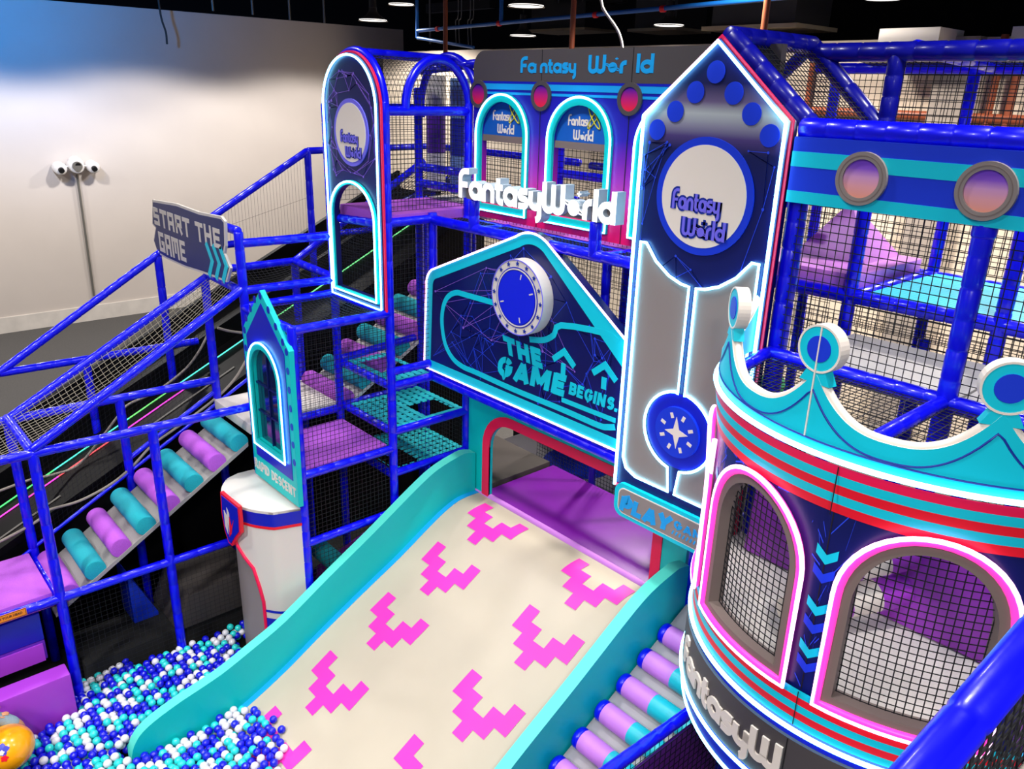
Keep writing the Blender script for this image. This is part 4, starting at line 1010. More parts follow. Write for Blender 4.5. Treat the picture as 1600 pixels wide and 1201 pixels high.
# ------------------------------------------------------------------ arched board on the entry tower
AB = thing('arch_board', 'tall round topped navy board with white neon edge on the left tower', 'panel', ((XA + XB) / 2, 4.88, 4.47))
fa = yframe(4.87)
ax0, ax1 = -8.74, -7.60
oa = archloop(ax0, 4.475, ax1, 6.68, 7.235, 28); ha = archloop(ax0 + .12, 4.60, ax1 - .13, 5.47, 5.85, 20)
flat('board', [oa, ha], fa, -.07, 0, M['navy'], AB)
flat('edge_trim', [offset_loop(oa, -.022), offset_loop(oa, .02)], fa, -.04, -.015, M['hot'], AB)
wire('neon_edge', ring3(fa, offset_loop(oa, .02), .02), .012, M['led_white'], AB, True)
wf = flat('window_frame', [offset_loop(ha, -.045), ha], fa, 0, .025, M['teal'], AB)
wire('neon_strip', ring3(fa, offset_loop(ha, -.03), .035), .011, M['led_white'], wf, True)
dk = flat('logo_disc', [circle(-8.155, 6.41, .36, 50)], fa, 0, .012, M['lav'], AB)
flat('logo_disc_face', [circle(-8.155, 6.41, .315, 50)], fa, .012, .015, M['cream'], dk)
logo(yframe(4.855), -8.15, 6.29, .42, M['lav'], AB, .002, .006, M['dark_line'])
ia = inpoly(offset_loop(oa, .05))
web_lines(fa, lambda u, v: ia(u, v) and (u + 8.155) ** 2 + (v - 6.41) ** 2 > .38 ** 2 and v > 5.9, 44, AB, .001, M['line_lilac'], 11, (-8.7, 5.9, -7.6, 7.2))

# ------------------------------------------------------------------ pointed window panel and the white turret cabinet below it
RP = thing('window_panel', 'narrow pointed teal and blue panel with a neon arched window beside the slide', 'panel', (-8.1, 3.62, 2.4))
yr = 3.64; fr = yframe(yr)
ro = [(-8.67, 2.40), (-7.56, 2.40), (-7.535, 4.255), (-8.125, 4.80), (-8.66, 4.255)]
hw = archloop(-8.47, 2.94, -7.84, 3.80, 4.12, 20)
flat('board', [ro, hw], fr, -.06, 0, M['teal'], RP)
ri = [(-8.565, 2.70), (-7.65, 2.70), (-7.64, 4.20), (-8.12, 4.66), (-8.565, 4.20)]
flat('blue_panel', [ri, hw], fr, 0, .006, M['navy2'], RP)
for x, z in [(-8.615, 2.95 + .215 * i) for i in range(7)] + [(-7.588, 2.95 + .215 * i) for i in range(7)] + [(-8.54, 4.40), (-8.40, 4.54), (-8.27, 4.67), (-8.125, 4.74), (-7.95, 4.62), (-7.80, 4.47), (-7.66, 4.33)]:
    flat('dot', [circle(x, z, .034, 18, .042)], fr, 0, .004, M['navy2'], RP)
wf = flat('window_frame', [offset_loop(hw, -.055), hw], fr, 0, .03, M['teal'], RP)
wire('neon_strip', ring3(fr, offset_loop(hw, -.075), .03), .010, M['led_white'], wf, True)
flat('pane', [hw], fr, -.05, -.04, None or M['glass2'] if 'glass2' in M else M['glass'], RP)
flat('glazing_bar', [rect(-8.165, 2.94, -8.145, 4.1)], fr, -.038, -.02, M['navy'], RP)
for z in (3.3, 3.65): flat('glazing_bar', [rect(-8.47, z - .011, -7.84, z + .011)], fr, -.038, -.02, M['navy'], RP)
heavy('RAPID DESCENT', fr, -8.655, 2.50, 1.06, .125, 0, .005, M['white'], RP, weight=.215)

TC = thing('turret_cabinet', 'white round fronted turret cabinet with blue bands standing in the ball pit', 'cabinet', (-8.15, 3.4, 0))
pl = [V(-7.60, 3.70, 0), V(-7.70, 3.40, 0)] + [V(p[0], p[1], 0) for p in [(q.x, q.y) for q in smooth_path([V(-7.76, 3.345, 0), V(-7.95, 3.22, 0), V(-8.25, 3.12, 0), V(-8.55, 3.15, 0), V(-8.80, 3.32, 0), V(-8.88, 3.5, 0)], 5)]] + [V(-8.86, 3.70, 0)]
ZT = 2.36
hexa('top', [(p.x, p.y, ZT - .04) for p in pl][::-1], [(p.x, p.y, ZT) for p in pl][::-1], M['white'], TC)
s = [0]
for a, b in zip(pl, pl[1:]): s.append(s[-1] + (b - a).length)
TOT = s[-1]
def at_o(t, off=0.0):
    t = max(0, min(TOT - 1e-6, t))
    for k in range(len(s) - 1):
        if s[k] <= t <= s[k + 1]:
            q = (t - s[k]) / (s[k + 1] - s[k]); p = pl[k].lerp(pl[k + 1], q); d = (pl[k + 1] - pl[k]).normalized(); n = V(d.y, -d.x, 0)
            if n.dot(p - V(-8.2, 3.7, 0)) < 0: n = -n
            return p + n * off
def surf(px, py):                                       # picture point -> (t, z) on the front skin
    best = None
    for k in range(121):
        t = .75 * TOT * k / 120; a = at_o(t)
        for j in range(61):
            z = ZT * j / 60; q = V(a.x, a.y, z) - EYE; w = q.dot(FW)
            e = (q.dot(RT) / w * FPX + 800 - px) ** 2 + (q.dot(DN) / w * FPX + 600.5 - py) ** 2
            if best is None or e < best[0]: best = (e, t, z)
    return best[1:]
CUT = [surf(*p) for p in ((415, 975), (413, 940), (406, 915), (396, 888), (384, 868), (373, 852), (368, 842))]
CUT = sorted(CUT); CUT[0] = (CUT[0][0], 0.0)
def cut(t):                                             # bottom of the outer skin
    if t <= CUT[0][0]: return 0
    for (a, za), (b, zb) in zip(CUT, CUT[1:]):
        if a <= t <= b: return za + (zb - za) * (t - a) / max(1e-6, b - a)
    return CUT[-1][1]
def skin(name, t0, t1, z0f, z1, off, m, n=36):
    bm = bmesh.new(); prev = None
    for k in range(n + 1):
        t = t0 + (t1 - t0) * k / n; a = at_o(t, off); z0 = z0f(t) if callable(z0f) else z0f
        r = (bm.verts.new((a.x, a.y, min(z0, z1))), bm.verts.new((a.x, a.y, z1)))
        if prev: bm.faces.new((prev[0], prev[1], r[1], r[0]))
        prev = r
    return mk(name, bm, m, TC)
skin('body', 0, TOT, cut, ZT - .01, 0, M['white'])
skin('top_band', 0, TOT, 2.17, ZT - .03, .006, M['navy2'])
skin('red_line', 0, TOT, 2.135, 2.17, .008, M['red'])
skin('base_band', 0, CUT[0][0], 0, .92, .006, M['navy2'], 16); skin('blue_line', 0, CUT[0][0], 1.0, 1.035, .006, M['navy2'], 16)
skin('inner_skin', CUT[0][0] - .1, TOT, 0, CUT[-1][1] + .2, -.10, M['wgrey'])
wire('opening_trim', [at_o(CUT[0][0], .004) + V(0, 0, .02)] + [at_o(t, .004) + V(0, 0, z) for t, z in CUT[1:]], .022, M['hot'], TC)
fs = Frame((-8.3, 3.06, 0), V(.99, .14, 0).normalized(), (0, 0, 1)); 
so = [fs.px(*p) for p in ((344, 768), (357, 779), (373, 792), (375, 812), (376, 833), (369, 842), (363, 853), (357, 847), (351, 828), (346, 800))]
sh = flat('shield', [so], fs, -.04, .0, M['red'], TC)
flat('shield_face', [offset_loop(so, .03)], fs, 0, .008, M['navy2'], sh)
for col, ps in (('white', ((351, 796), (356, 806), (358, 834), (353, 820))), ('white', ((355, 792), (359, 802), (360, 832), (357, 815))), ('red', ((359, 806), (363, 822), (366, 812), (363, 833), (360, 838)))):
    flat('emblem', [[fs.px(*p) for p in ps]], fs, .008, .012, M[col], sh)
cu = None

# ------------------------------------------------------------------ start sign on the left
ST = thing('start_sign', 'navy cut-out sign with white block letters and teal chevrons on the left frame', 'sign', (-10.1, 3.66, 4.6))
f3 = yframe(3.64)
so = [f3.px(*p) for p in ((238, 312), (275, 318), (310, 331), (345, 338), (351, 346), (352, 384), (350, 396), (360, 419), (354, 441), (335, 433), (312, 425), (290, 418), (262, 405), (247, 396), (240, 375), (243, 356), (238, 350))]
flat('board', [so], f3, -.03, 0, M['white'], ST)
flat('face', [offset_loop(so, .03)], f3, 0, .006, mat('indigo_print', '1c2a6a', .4), ST)
def fit_block(body, tlp, brp, wt=.26):
    a = f3.px(*tlp); b = f3.px(*brp)
    strokes(body, f3, a[0], b[1], b[0] - a[0], a[1] - b[1], .006, .010, M['white'], ST, block=True, cap=1.02, weight=wt, gap=.06)
uA = f3.px(239, 340)[0]; uB = f3.px(349, 375)[0]; zt = f3.px(241, 318)[1] - .02
z1 = f3.px(241, 350)[1] - .0
strokes('START THE', f3, uA + .05, z1, uB - uA - .08, zt - z1 - .02, .006, .010, M['white'], ST, block=True, cap=1.02, weight=.205, gap=.06)
z2 = f3.px(246, 358)[1] - .01; z3 = f3.px(247, 391)[1] + .0
strokes('GAME', f3, uA + .15, z3, (uB - uA) * .42, z2 - z3, .006, .010, M['white'], ST, block=True, cap=1.02, weight=.205, gap=.06)
for k in range(3):
    u, v = f3.px(330 + k * 11, 407 + k * 4)
    bm = bmesh.new(); ribbon(bm, [(u - .09, v + .20), (u + .05, v), (u - .09, v - .20)], .075, f3.at, .006, .010); mk('chevron', bm, M['cyan'], ST, smooth=False)
# ------------------------------------------------------------------ crown turret on the right
TCX, TCY, TR = -1.82, 5.6, 1.46
CT = thing('crown_turret', 'round navy turret with a turquoise crown, striped bands and pink neon arched windows', 'turret', (TCX, TCY, 2.4))
def cp(deg, z, r=TR): t = math.radians(deg); return V(TCX + r * math.cos(t), TCY + r * math.sin(t), z)
def cyl_hit(px, py, r=TR):
    d = ray(px, py); ox, oy = EYE.x - TCX, EYE.y - TCY
    a = d.x * d.x + d.y * d.y; b = 2 * (ox * d.x + oy * d.y); c = ox * ox + oy * oy - r * r
    D = b * b - 4 * a * c; t = (-b - math.sqrt(max(D, 0))) / (2 * a); p = EYE + d * t
    return math.degrees(math.atan2(p.y - TCY, p.x - TCX)), p.z
TA0, TA1 = -180, 0
def shell(name, a0, a1, z0, z1, r, m, parent, thick=0.0, n=None, r1=None):
    """curved band; z0/z1 may be functions of the angle"""
    n = n or max(2, int(abs(a1 - a0) / 1.5)); bm = bmesh.new(); prev = None; r1 = r if r1 is None else r1
    for k in range(n + 1):
        a = a0 + (a1 - a0) * k / n; lo = z0(a) if callable(z0) else z0; hi = z1(a) if callable(z1) else z1
        q = [cp(a, lo, r), cp(a, hi, r1)]
        if thick: q += [cp(a, hi, r1 - thick), cp(a, lo, r - thick)]
        rg = [bm.verts.new(p) for p in q]
        if prev:
            for i in range(len(rg) if thick else 1):
                j = (i + 1) % len(rg); f = bm.faces.new((prev[i], rg[i], rg[j], prev[j])); f.material_index = 1 if (thick and i == 1) else 0
        elif thick: bm.faces.new(rg)
        prev = rg
    if thick: bm.faces.new(prev[::-1])
    return mk(name, bm, m, parent, angle=.7)
# windows: angle range, sill, spring and crown of the arch
WN = [(-126.0, -94.5, 3.45, 4.18, 4.64), (-83.0, -50.5, 3.45, 4.18, 4.66), (-166.0, -138.0, 3.45, 4.18, 4.64), (-38.0, -8.0, 3.45, 4.18, 4.64)]
def warch(w, a):
    c, h = (w[0] + w[1]) / 2, (w[1] - w[0]) / 2; q = min(1, abs((a - c) / h)); return w[3] + (w[4] - w[3]) * math.sqrt(max(0, 1 - q * q))
bm = bmesh.new()
def col(a0, a1, lo0, hi0, lo1, hi1):
    n = max(1, int(abs(hi0 - lo0) / .25))
    q = [bm.verts.new(cp(a0, lo0)), bm.verts.new(cp(a1, lo1)), bm.verts.new(cp(a1, hi1)), bm.verts.new(cp(a0, hi0))]
    bm.faces.new(q)
edges = sorted([TA0, TA1] + [e for w in WN for e in (w[0], w[1])])
for e0, e1 in zip(edges, edges[1:]):
    w = next((w for w in WN if abs(w[0] - e0) < 1e-6), None); n = max(2, int((e1 - e0) / 1.2))
    for k in range(n):
        a, b = e0 + (e1 - e0) * k / n, e0 + (e1 - e0) * (k + 1) / n
        if w: col(a, b, 3.40, w[2], 3.40, w[2]); col(a, b, warch(w, a), 4.72, warch(w, b), 4.72)
        else: col(a, b, 3.40, 4.72, 3.40, 4.72)
mk('body', bm, M['navy'], CT, angle=.7)
bm = bmesh.new()                                   # inner lining
for e0, e1 in zip(edges, edges[1:]):
    w = next((w for w in WN if abs(w[0] - e0) < 1e-6), None); n = max(2, int((e1 - e0) / 2))
    for k in range(n):
        a, b = e0 + (e1 - e0) * k / n, e0 + (e1 - e0) * (k + 1) / n
        for lo, hi in ([(lambda q: 3.2, lambda q: w[2]), (lambda q: warch(w, q), lambda q: 4.72)] if w else [(lambda q: 3.2, lambda q: 4.72)]):
            bm.faces.new([bm.verts.new(cp(*p)) for p in ((a, lo(a), TR - .08), (a, hi(a), TR - .08), (b, hi(b), TR - .08), (b, lo(b), TR - .08))])
mk('inner_lining', bm, M['dgrey'], CT, angle=.7)
# window trims, neon and nets
for w in WN:
    P = [cp(w[0], w[2]), cp(w[0], w[3])] + [cp((w[0] + w[1]) / 2 - (w[1] - w[0]) / 2 * math.cos(t), w[3] + (w[4] - w[3]) * math.sin(t)) for t in [PI * i / 22 for i in range(1, 22)]] + [cp(w[1], w[3]), cp(w[1], w[2])] + [cp(w[1] + (w[0] - w[1]) * i / 10, w[2]) for i in range(1, 10)]
    ctr = (w[0] + w[1]) / 2; zc = 4.0
    def grow(k, r):
        out = []
        for p in P:
            a = math.degrees(math.atan2(p.y - TCY, p.x - TCX)); h = (w[1] - w[0]) / 2
            out.append(cp(ctr + (a - ctr) * (1 + k / (math.radians(h) * TR)), zc + (p.z - zc) * (1 + k / .58), r))
        return out
    Q0, Q1 = grow(-.035, TR + .0), grow(.035, TR + .0)
    bm = bmesh.new(); n = len(P); R0, R1 = grow(-.04, TR - .08), grow(.03, TR + .035)
    ring_in = [bm.verts.new(p) for p in grow(-.045, TR + .03)]; ring_bk = [bm.verts.new(p) for p in R0]; ring_out = [bm.verts.new(p) for p in R1]; ring_wall = [bm.verts.new(p) for p in grow(.03, TR - .01)]
    for i in range(n):
        j = (i + 1) % n
        bm.faces.new((ring_in[i], ring_in[j], ring_bk[j], ring_bk[i])); bm.faces.new((ring_out[i], ring_out[j], ring_in[j], ring_in[i])); bm.faces.new((ring_wall[i], ring_wall[j], ring_out[j], ring_out[i]))
    bmesh.ops.recalc_face_normals(bm, faces=bm.faces[:])
    fr_ = mk('window_frame', bm, M['taupe'], CT, angle=.7)
    wire('pink_halo', grow(.030, TR + .035), .026, M['halo_hot'], fr_, True)  # glowing tube added to imitate the pink halo beside the neon
    wire('neon_strip', grow(.050, TR + .052), .015, M['led_pink'], fr_, True)
    bm = bmesh.new(); rn = TR - .05; ins = lambda a, z: w[0] < a < w[1] and w[2] < z < warch(w, a)
    na = int(math.radians(w[1] - w[0]) * TR / .048)
    for k in range(1, na):
        a = w[0] + (w[1] - w[0]) * k / na; z1 = warch(w, a); tri(bm, cp(a, w[2], rn), cp(a, z1, rn), .0042, cp(a, 0, 1) - cp(a, 0, 0))
    z = w[2] + .045
    while z < w[4] - .01:
        h = (w[1] - w[0]) / 2; q = h if z < w[3] else h * math.sqrt(max(0, 1 - ((z - w[3]) / (w[4] - w[3])) ** 2)); m_ = 10
        for k in range(m_):
            a, b = ctr - q + 2 * q * k / m_, ctr - q + 2 * q * (k + 1) / m_; tri(bm, cp(a, z, rn), cp(b, z, rn), .0042, cp(a, 0, 1) - cp(a, 0, 0))
        z += .048
    mk('safety_net', bm, M['net'], fr_, smooth=False)
# striped bands above and below the windows
def bands(z0, z1, cols, r, nm, r1=None):
    n = len(cols)
    for k, c in enumerate(cols):
        ra = r + ((r1 or r) - r) * k / n; rb = r + ((r1 or r) - r) * (k + 1) / n
        shell(nm, TA0, TA1, z0 + (z1 - z0) * k / n, z0 + (z1 - z0) * (k + 1) / n, ra, M[c], CT, 0, r1=rb)
bands(4.68, 4.985, ['red', 'cyan', 'red', 'cyan', 'hot'], TR + .006, 'stripe_band', TR + .05)
bands(3.16, 3.42, ['cyan', 'red', 'cyan', 'red', 'cyan'], TR + .03, 'stripe_band', TR + .02)
wire('neon_ring', [cp(a, 5.01, TR + .05) for a in range(TA0, TA1 + 1, 2)], .017, M['led_white'], CT)
wire('neon_ring', [cp(a, 3.13, TR + .04) for a in range(TA0, TA1 + 1, 2)], .015, M['led_white'], CT)
shell('blue_band', TA0, TA1, 3.06, 3.16, TR + .025, M['navy2'], CT)
# lower grey skirt with the word mark
shell('skirt', TA0, TA1, 2.62, 3.06, TR + .05, M['dgrey'], CT, .05)
wire('neon_ring', [cp(a, 2.6, TR + .06) for a in range(TA0, TA1 + 1, 2)], .013, M['led_white'], CT)
shell('blue_band', TA0, TA1, 2.44, 2.6, TR + .03, M['navy2'], CT)
wire('neon_ring', [cp(a, 2.42, TR + .03) for a in range(TA0, TA1 + 1, 2)], .013, M['led_white'], CT)
ft_ = lambda u, v, d: cp(u, v, TR + .05 + d)
def cstrokes(txt, a0, a1, z, h, m):
    tot = sum(GL[c][1] for c in txt); bm = bmesh.new(); x = 0; wd = math.radians(a1 - a0) * (TR + .05); sx = wd / tot; sy = h / 1.5
    for c in txt:
        for st in GL[c][0]:
            sw = .33 * (sx + sy) / 2
            P = [V((x + p[0]) * sx, p[1] * sy, 0) for p in st]; D = []
            for p, q in zip(P, P[1:]): D += [p.lerp(q, t) for t in (0, .5)]
            D.append(P[-1])
            ribbon(bm, [(p.x, p.y) for p in D], sw, lambda u, v, d: cp(a0 + math.degrees(u / (TR + .05)), z + v, TR + .05 + d), 0, .014)
        x += GL[c][1]
    return mk('lettering', bm, m, CT, smooth=False)
cstrokes('FantasyW', -137.0, -89.5, 2.735, .235, M['cream'])
# chevrons printed between the windows, joints between the boards
for ctr in (-88.5, -132.0):
    for k, (z, c) in enumerate([(4.33, 'cyan'), (4.20, 'royal'), (3.97, 'cyan'), (3.84, 'royal'), (3.66, 'cyan'), (3.55, 'royal')]):
        bm = bmesh.new(); P = []
        for a, dz in ((-2.6, .055), (0, 0), (2.6, .055)):
            P.append((bm.verts.new(cp(ctr + a, z + dz, TR + .004)), bm.verts.new(cp(ctr + a, z + dz + .065, TR + .004))))
        for p, q in zip(P, P[1:]): bm.faces.new((p[0], q[0], q[1], p[1]))
        mk('chevron', bm, M[c], CT, smooth=False)
for z0, z1, r, a in ((3.42, 4.70, TR + .003, -88.7), (4.68, 4.98, TR + .052, -88.7), (3.16, 3.42, TR + .033, -88.7), (2.62, 3.06, TR + .054, -88.9)):
    shell('board_joint', a - .13, a + .13, z0, z1, r, M['black'], CT, n=1)
rnd = random.Random(4); bm = bmesh.new()
for k in range(110):
    a0 = rnd.choice([rnd.uniform(-94, -83), rnd.uniform(-136, -127), rnd.uniform(-126, -50)]); z0 = rnd.uniform(3.5, 4.6) if not -126 < a0 < -94.5 else rnd.uniform(4.62, 4.68)
    b = a0 + rnd.uniform(-5, 5); z1 = z0 + rnd.uniform(-.3, .3); z1 = min(4.68, max(3.44, z1))
    def wall(a, z): return not any(w[0] - 3.5 < a < w[1] + 3.5 and w[2] - .07 < z < warch(w, max(w[0], min(w[1], a))) + .07 for w in WN)
    if all(wall(a0 + (b - a0) * t, z0 + (z1 - z0) * t) for t in (0, .25, .5, .75, 1)):
        ribbon(bm, [(a0 + (b - a0) * t / 5, z0 + (z1 - z0) * t / 5) for t in range(6)], .012, lambda u, v, d: cp(u, v, TR + .002 + d), 0, .001)
mk('web_print', bm, M['line_blue'], CT, smooth=False)
# crown: scalloped wall with ball finials
FA = [-178, -133.5, -98.0, -61.5, -25]
def ztop(a):
    for p, q in zip(FA, FA[1:]):
        if p <= a <= q:
            t = (a - p) / (q - p); u = abs(2 * t - 1); return 5.185 + .285 * (u ** 2.6)
    return 5.48
CR = TR + .03
crown = shell('crown', FA[0], FA[-1], 5.02, ztop, CR, [M['cyan'], M['cream']], CT, .07, n=150)
wire('crown_edge', [cp(FA[0] + (FA[-1] - FA[0]) * k / 150, ztop(FA[0] + (FA[-1] - FA[0]) * k / 150), CR - .035) for k in range(151)], .029, M['cream'], crown)
wire('crown_line', [cp(a, max(5.06, ztop(a) - .10), CR + .003) for a in [FA[0] + 2 + (FA[-1] - FA[0] - 4) * k / 120 for k in range(121)]], .006, M['dark_line'], crown)
wire('crown_line', [cp(a, 5.075, CR + .003) for a in range(-176, -26, 3)], .006, M['dark_line'], crown)
for a in FA[1:]:
    t = math.radians(a); nrm = V(math.cos(t), math.sin(t), 0); tang = V(-math.sin(t), math.cos(t), 0)
    o_ = cp(a, 5.60, CR); fb = Frame(o_, tang, (0, 0, 1))
    if fb.n.dot(nrm) < 0: fb = Frame(o_, -tang, (0, 0, 1))
    fin = flat('finial', [circle(0, 0, .130, 36)], fb, -.075, 0, M['cyan'], CT)
    flat('finial_rim', [circle(0, 0, .138, 36), circle(0, 0, .126, 36)], fb, -.078, .004, M['cream'], fin)
    flat('finial_spot', [circle(0, 0, .075, 30)], fb, 0, .006, M['royal'], fin)
    flat('finial_neck', [[(-.10, -.20), (.10, -.20), (.035, -.08), (-.035, -.08)]], fb, -.07, -.002, M['cyan'], fin)
    if a in FA[2:3]: flat('seam', [rect(-.004, -.52, .004, .13)], fb, .002, .009, M['cream'], fin)
# pink neon tubes at the left flank
wire('neon_strip', [cp(-137.5, z, TR + .03) for z in (3.5, 4.0, 4.4)] + [cp(-136.5, 4.62, TR + .03)], .02, M['led_pink'], CT)
# inside: floor, padded back, rollers, roof net
half = list(range(-180, 1, 5))
tag(hexa('floor_mat', [cp(a, 3.31, TR - .09) for a in half], [cp(a, 3.37, TR - .09) for a in half], M['whitecarpet']), 'light grey half round floor mat inside the crown turret', 'mat')
tag(hexa('foam_wedge', [(-1.95, 5.35, 3.38), (-.5, 5.35, 3.38), (-.5, 5.62, 3.38), (-1.95, 5.62, 3.38)], [(-1.95, 5.45, 4.25), (-.5, 5.45, 4.25), (-.5, 5.62, 4.25), (-1.95, 5.62, 4.25)], M['purple_vinyl'], None, .02), 'purple padded wall at the back of the turret, seen through the right window', 'foam block')
tag(hexa('foam_wedge', [(-3.0, 5.35, 3.38), (-2.35, 5.35, 3.38), (-2.35, 5.60, 3.38), (-3.0, 5.60, 3.38)], [(-3.0, 5.45, 4.2), (-2.35, 5.45, 4.2), (-2.35, 5.60, 4.2), (-3.0, 5.60, 4.2)], M['purple_vinyl'], None, .02), 'purple padded wall at the back of the turret, seen through the left window', 'foam block')
for k in range(3):
    x = -2.25 + k * .02; rt = thing('foam_roller', ['lowest white and purple striped foam roller behind the right neon window', 'middle white and purple striped foam roller behind the right neon window', 'top white and purple striped foam roller behind the right neon window'][k], 'roller', (x, 5.0, 3.5 + .27 * k), 'striped foam rollers in the turret')
    p0 = V(-2.2, 4.62 + .12 * k, 3.52 + .27 * k); p1 = V(-1.75, 5.42, 3.62 + .30 * k); n = 4
    for i in range(n): cyl('sleeve', p0.lerp(p1, i / n), p0.lerp(p1, (i + 1) / n), .115, M['purple_vinyl'] if i % 2 else M['cream'], rt, 22)
# ------------------------------------------------------------------ frame on the right
RF = thing('upper_frame', 'blue padded tube frame with black nets and a pitched top right of the tower board', 'climbing frame', (-2.5, 6.8, 0))
yb, yk = 6.85, 8.3
post((-3.14, 5.68, 0), (-3.14, 5.68, 6.66), RF, .075); post((-1.81, 5.6, 0), (-1.81, 5.6, 6.2), RF, .065); post((-.5, 5.6, 0), (-.5, 5.6, 6.66), RF, .06)
cyl('post_cap', (-1.81, 5.6, 6.1), (-1.81, 5.6, 6.22), .075, M['pad'], RF, 20, .03)
for x in (-3.17, -1.95, -.7): post((x, yb, 0), (x, yb, 6.65), RF, .06)
post((-3.12, yb, 6.62), (-3.12, yb, 7.25), RF, .07, M['pad_shaded'])
for x in (-4.37, -3.06, -1.9): post((x, yk, 0), (x, yk, 7.22), RF, .055)
rail((-3.17, 5.6, 5.0), (-.3, 5.6, 5.0), RF, .058)
rail((-3.16, 5.62, 6.70), (-.2, 5.62, 6.70), RF, .075)
rail((-1.82, 5.6, 5.0), (-1.82, 4.17, 5.0), RF, .05); rail((-3.17, 5.62, 5.0), (-3.05, 4.86, 5.0), RF, .05)
rail((-4.4, yb, 5.27), (-.3, yb, 5.30), RF, .06)
rail((-4.4, yk, 5.3), (-.3, yk, 5.3), RF); rail((-3.10, yb, 5.30), (-3.06, yk, 5.32), RF, .06)
rail((-4.6, yk, 7.2), (-.3, yk, 7.2), RF, .05); rail((-3.87, yb, 7.27), (-.3, yb, 7.27), RF, .075, M['pad_shaded']); rail((-3.0, yb, 7.3), (-2.9, yk, 7.22), RF, .06)
rail((-3.87, 5.62, 7.33), (-3.87, yb, 7.33), RF, .075, M['pad_shaded']); rail((-3.87, 5.66, 7.34), (-3.02, 5.66, 6.64), RF, .07, M['pad_shaded'])
rail((-3.87, yb, 7.33), (-3.12, yb, 6.65), RF, .07, M['pad_shaded']); rail((-3.87, yb, 7.33), (-4.6, yb, 6.65), RF, .055, M['pad_shaded'])
net((-4.6, yk, 5.4), (-.3, yk, 5.4), (-.3, yk, 7.15), (-4.6, yk, 7.15), RF, .06, .004)
net((-3.17, yb, 6.68), (-.4, yb, 6.68), (-.4, yb, 7.28), (-3.17, yb, 7.28), RF, .06, .004)
net((-3.12, 5.66, 6.66), (-3.12, yb, 6.66), (-3.87, yb, 7.33), (-3.87, 5.66, 7.33), RF, .055, .004)
net((-3.87, yb, 7.33), (-.4, yb, 7.33), (-.4, yk, 7.22), (-4.0, yk, 7.22), RF, .06, .0035)
net((-3.14, 5.62, 5.02), (-1.81, 5.62, 5.02), (-1.81, 5.62, 6.18), (-3.14, 5.62, 6.18), RF, .062, .004)
net((-1.81, 5.62, 5.02), (-.4, 5.62, 5.02), (-.4, 5.62, 6.18), (-1.81, 5.62, 6.18), RF, .062, .004)
net((-3.15, yb + .03, 5.02), (-.5, yb + .03, 5.02), (-.5, yb + .03, 5.25), (-3.15, yb + .03, 5.25), RF, .05, .004)
# nets and posts in the void below the crown
bm = bmesh.new()
for k in range(1, 46):
    x = TCX - 1.38 + 2.76 * k / 46; d = math.sqrt(max(0, 1.38 ** 2 - (x - TCX) ** 2)); tri(bm, V(x, TCY - d, 4.99), V(x, TCY, 4.99), .0035, V(0, 0, 1))
for k in range(1, 24):
    y = TCY - 1.38 * k / 24; d = math.sqrt(max(0, 1.38 ** 2 - (y - TCY) ** 2)); tri(bm, V(TCX - d, y, 4.99), V(TCX + d, y, 4.99), .0035, V(0, 0, 1))
mk('safety_net', bm, M['net'], RF, smooth=False)
for x in (-3.5, -2.75): post((x, 7.6, 0), (x, 7.6, 4.85), RF, .055)
net((-4.0, 7.6, 3.5), (-.6, 7.6, 3.5), (-.6, 7.6, 4.9), (-4.0, 7.6, 4.9), RF, .06, .004)
rail((-4.2, 5.9, 3.32), (-.5, 5.9, 3.32), RF, .05)

BN = thing('porthole_band', 'blue band board with two turquoise stripes and round sunset coloured portholes on the right', 'panel', (-2.0, 5.52, 6.18))
fb5 = yframe(5.53)
flat('board', [rect(-3.16, 6.185, -.2, 6.645)], fb5, -.06, 0, M['royal'], BN)
flat('stripe', [rect(-3.16, 6.44, -.2, 6.545)], fb5, 0, .004, M['cyan'], BN); flat('stripe', [rect(-3.16, 6.186, -.2, 6.27)], fb5, 0, .004, M['cyan'], BN)
M['sunset'] = grad('violet_peach_print', 'Z', 6.27, 6.50, [(0, 'f2a08a'), (.35, 'f0a8b4'), (.62, 'dca0d6'), (.85, '9058d8'), (1, '7a44d0')])
for x in (-2.615, -1.825, -1.03):
    z = 6.40; pr = flat('porthole_rim', [circle(x, z, .178, 44), circle(x, z, .128, 44)], fb5, 0, .03, M['wgrey'], BN)
    flat('rim_groove', [circle(x, z, .155, 44), circle(x, z, .148, 44)], fb5, .03, .032, M['taupe'], pr)
    flat('porthole', [circle(x, z, .13, 40)], fb5, 0, .014, M['sunset'], BN)

tag(box('soft_mat', (-4.32, yb + .05, 5.30), (-3.16, yk - .05, 5.46), M['lilac_vinyl'], None, .02), 'lilac vinyl platform mat under the purple pyramid on the right', 'mat')
pa = V(-3.75, 7.8, 5.98)
bm = bmesh.new(); b4 = [bm.verts.new(p) for p in ((-4.08, 7.45, 5.46), (-3.36, 7.45, 5.46), (-3.36, 8.2, 5.46), (-4.08, 8.2, 5.46))]; ap = bm.verts.new(pa)
bm.faces.new(b4[::-1])
for i in range(4): bm.faces.new((b4[i], b4[(i + 1) % 4], ap))
tag(mk('foam_pyramid', bm, M['lilac_vinyl'], None, smooth=False), 'lilac foam pyramid on the platform mat behind the netting on the right', 'pyramid')
wd = thing('webbing_platform', 'bright turquoise webbing platform to the right of the foam pyramid', 'platform', (-2.3, 7.5, 5.3))
webbing('webbing_deck', -3.02, -.5, yb + .06, yk - .05, 5.33, wd, pitch=.07, w=.062, m=M['brightcyan'] if 'brightcyan' in M else M['cyan'])
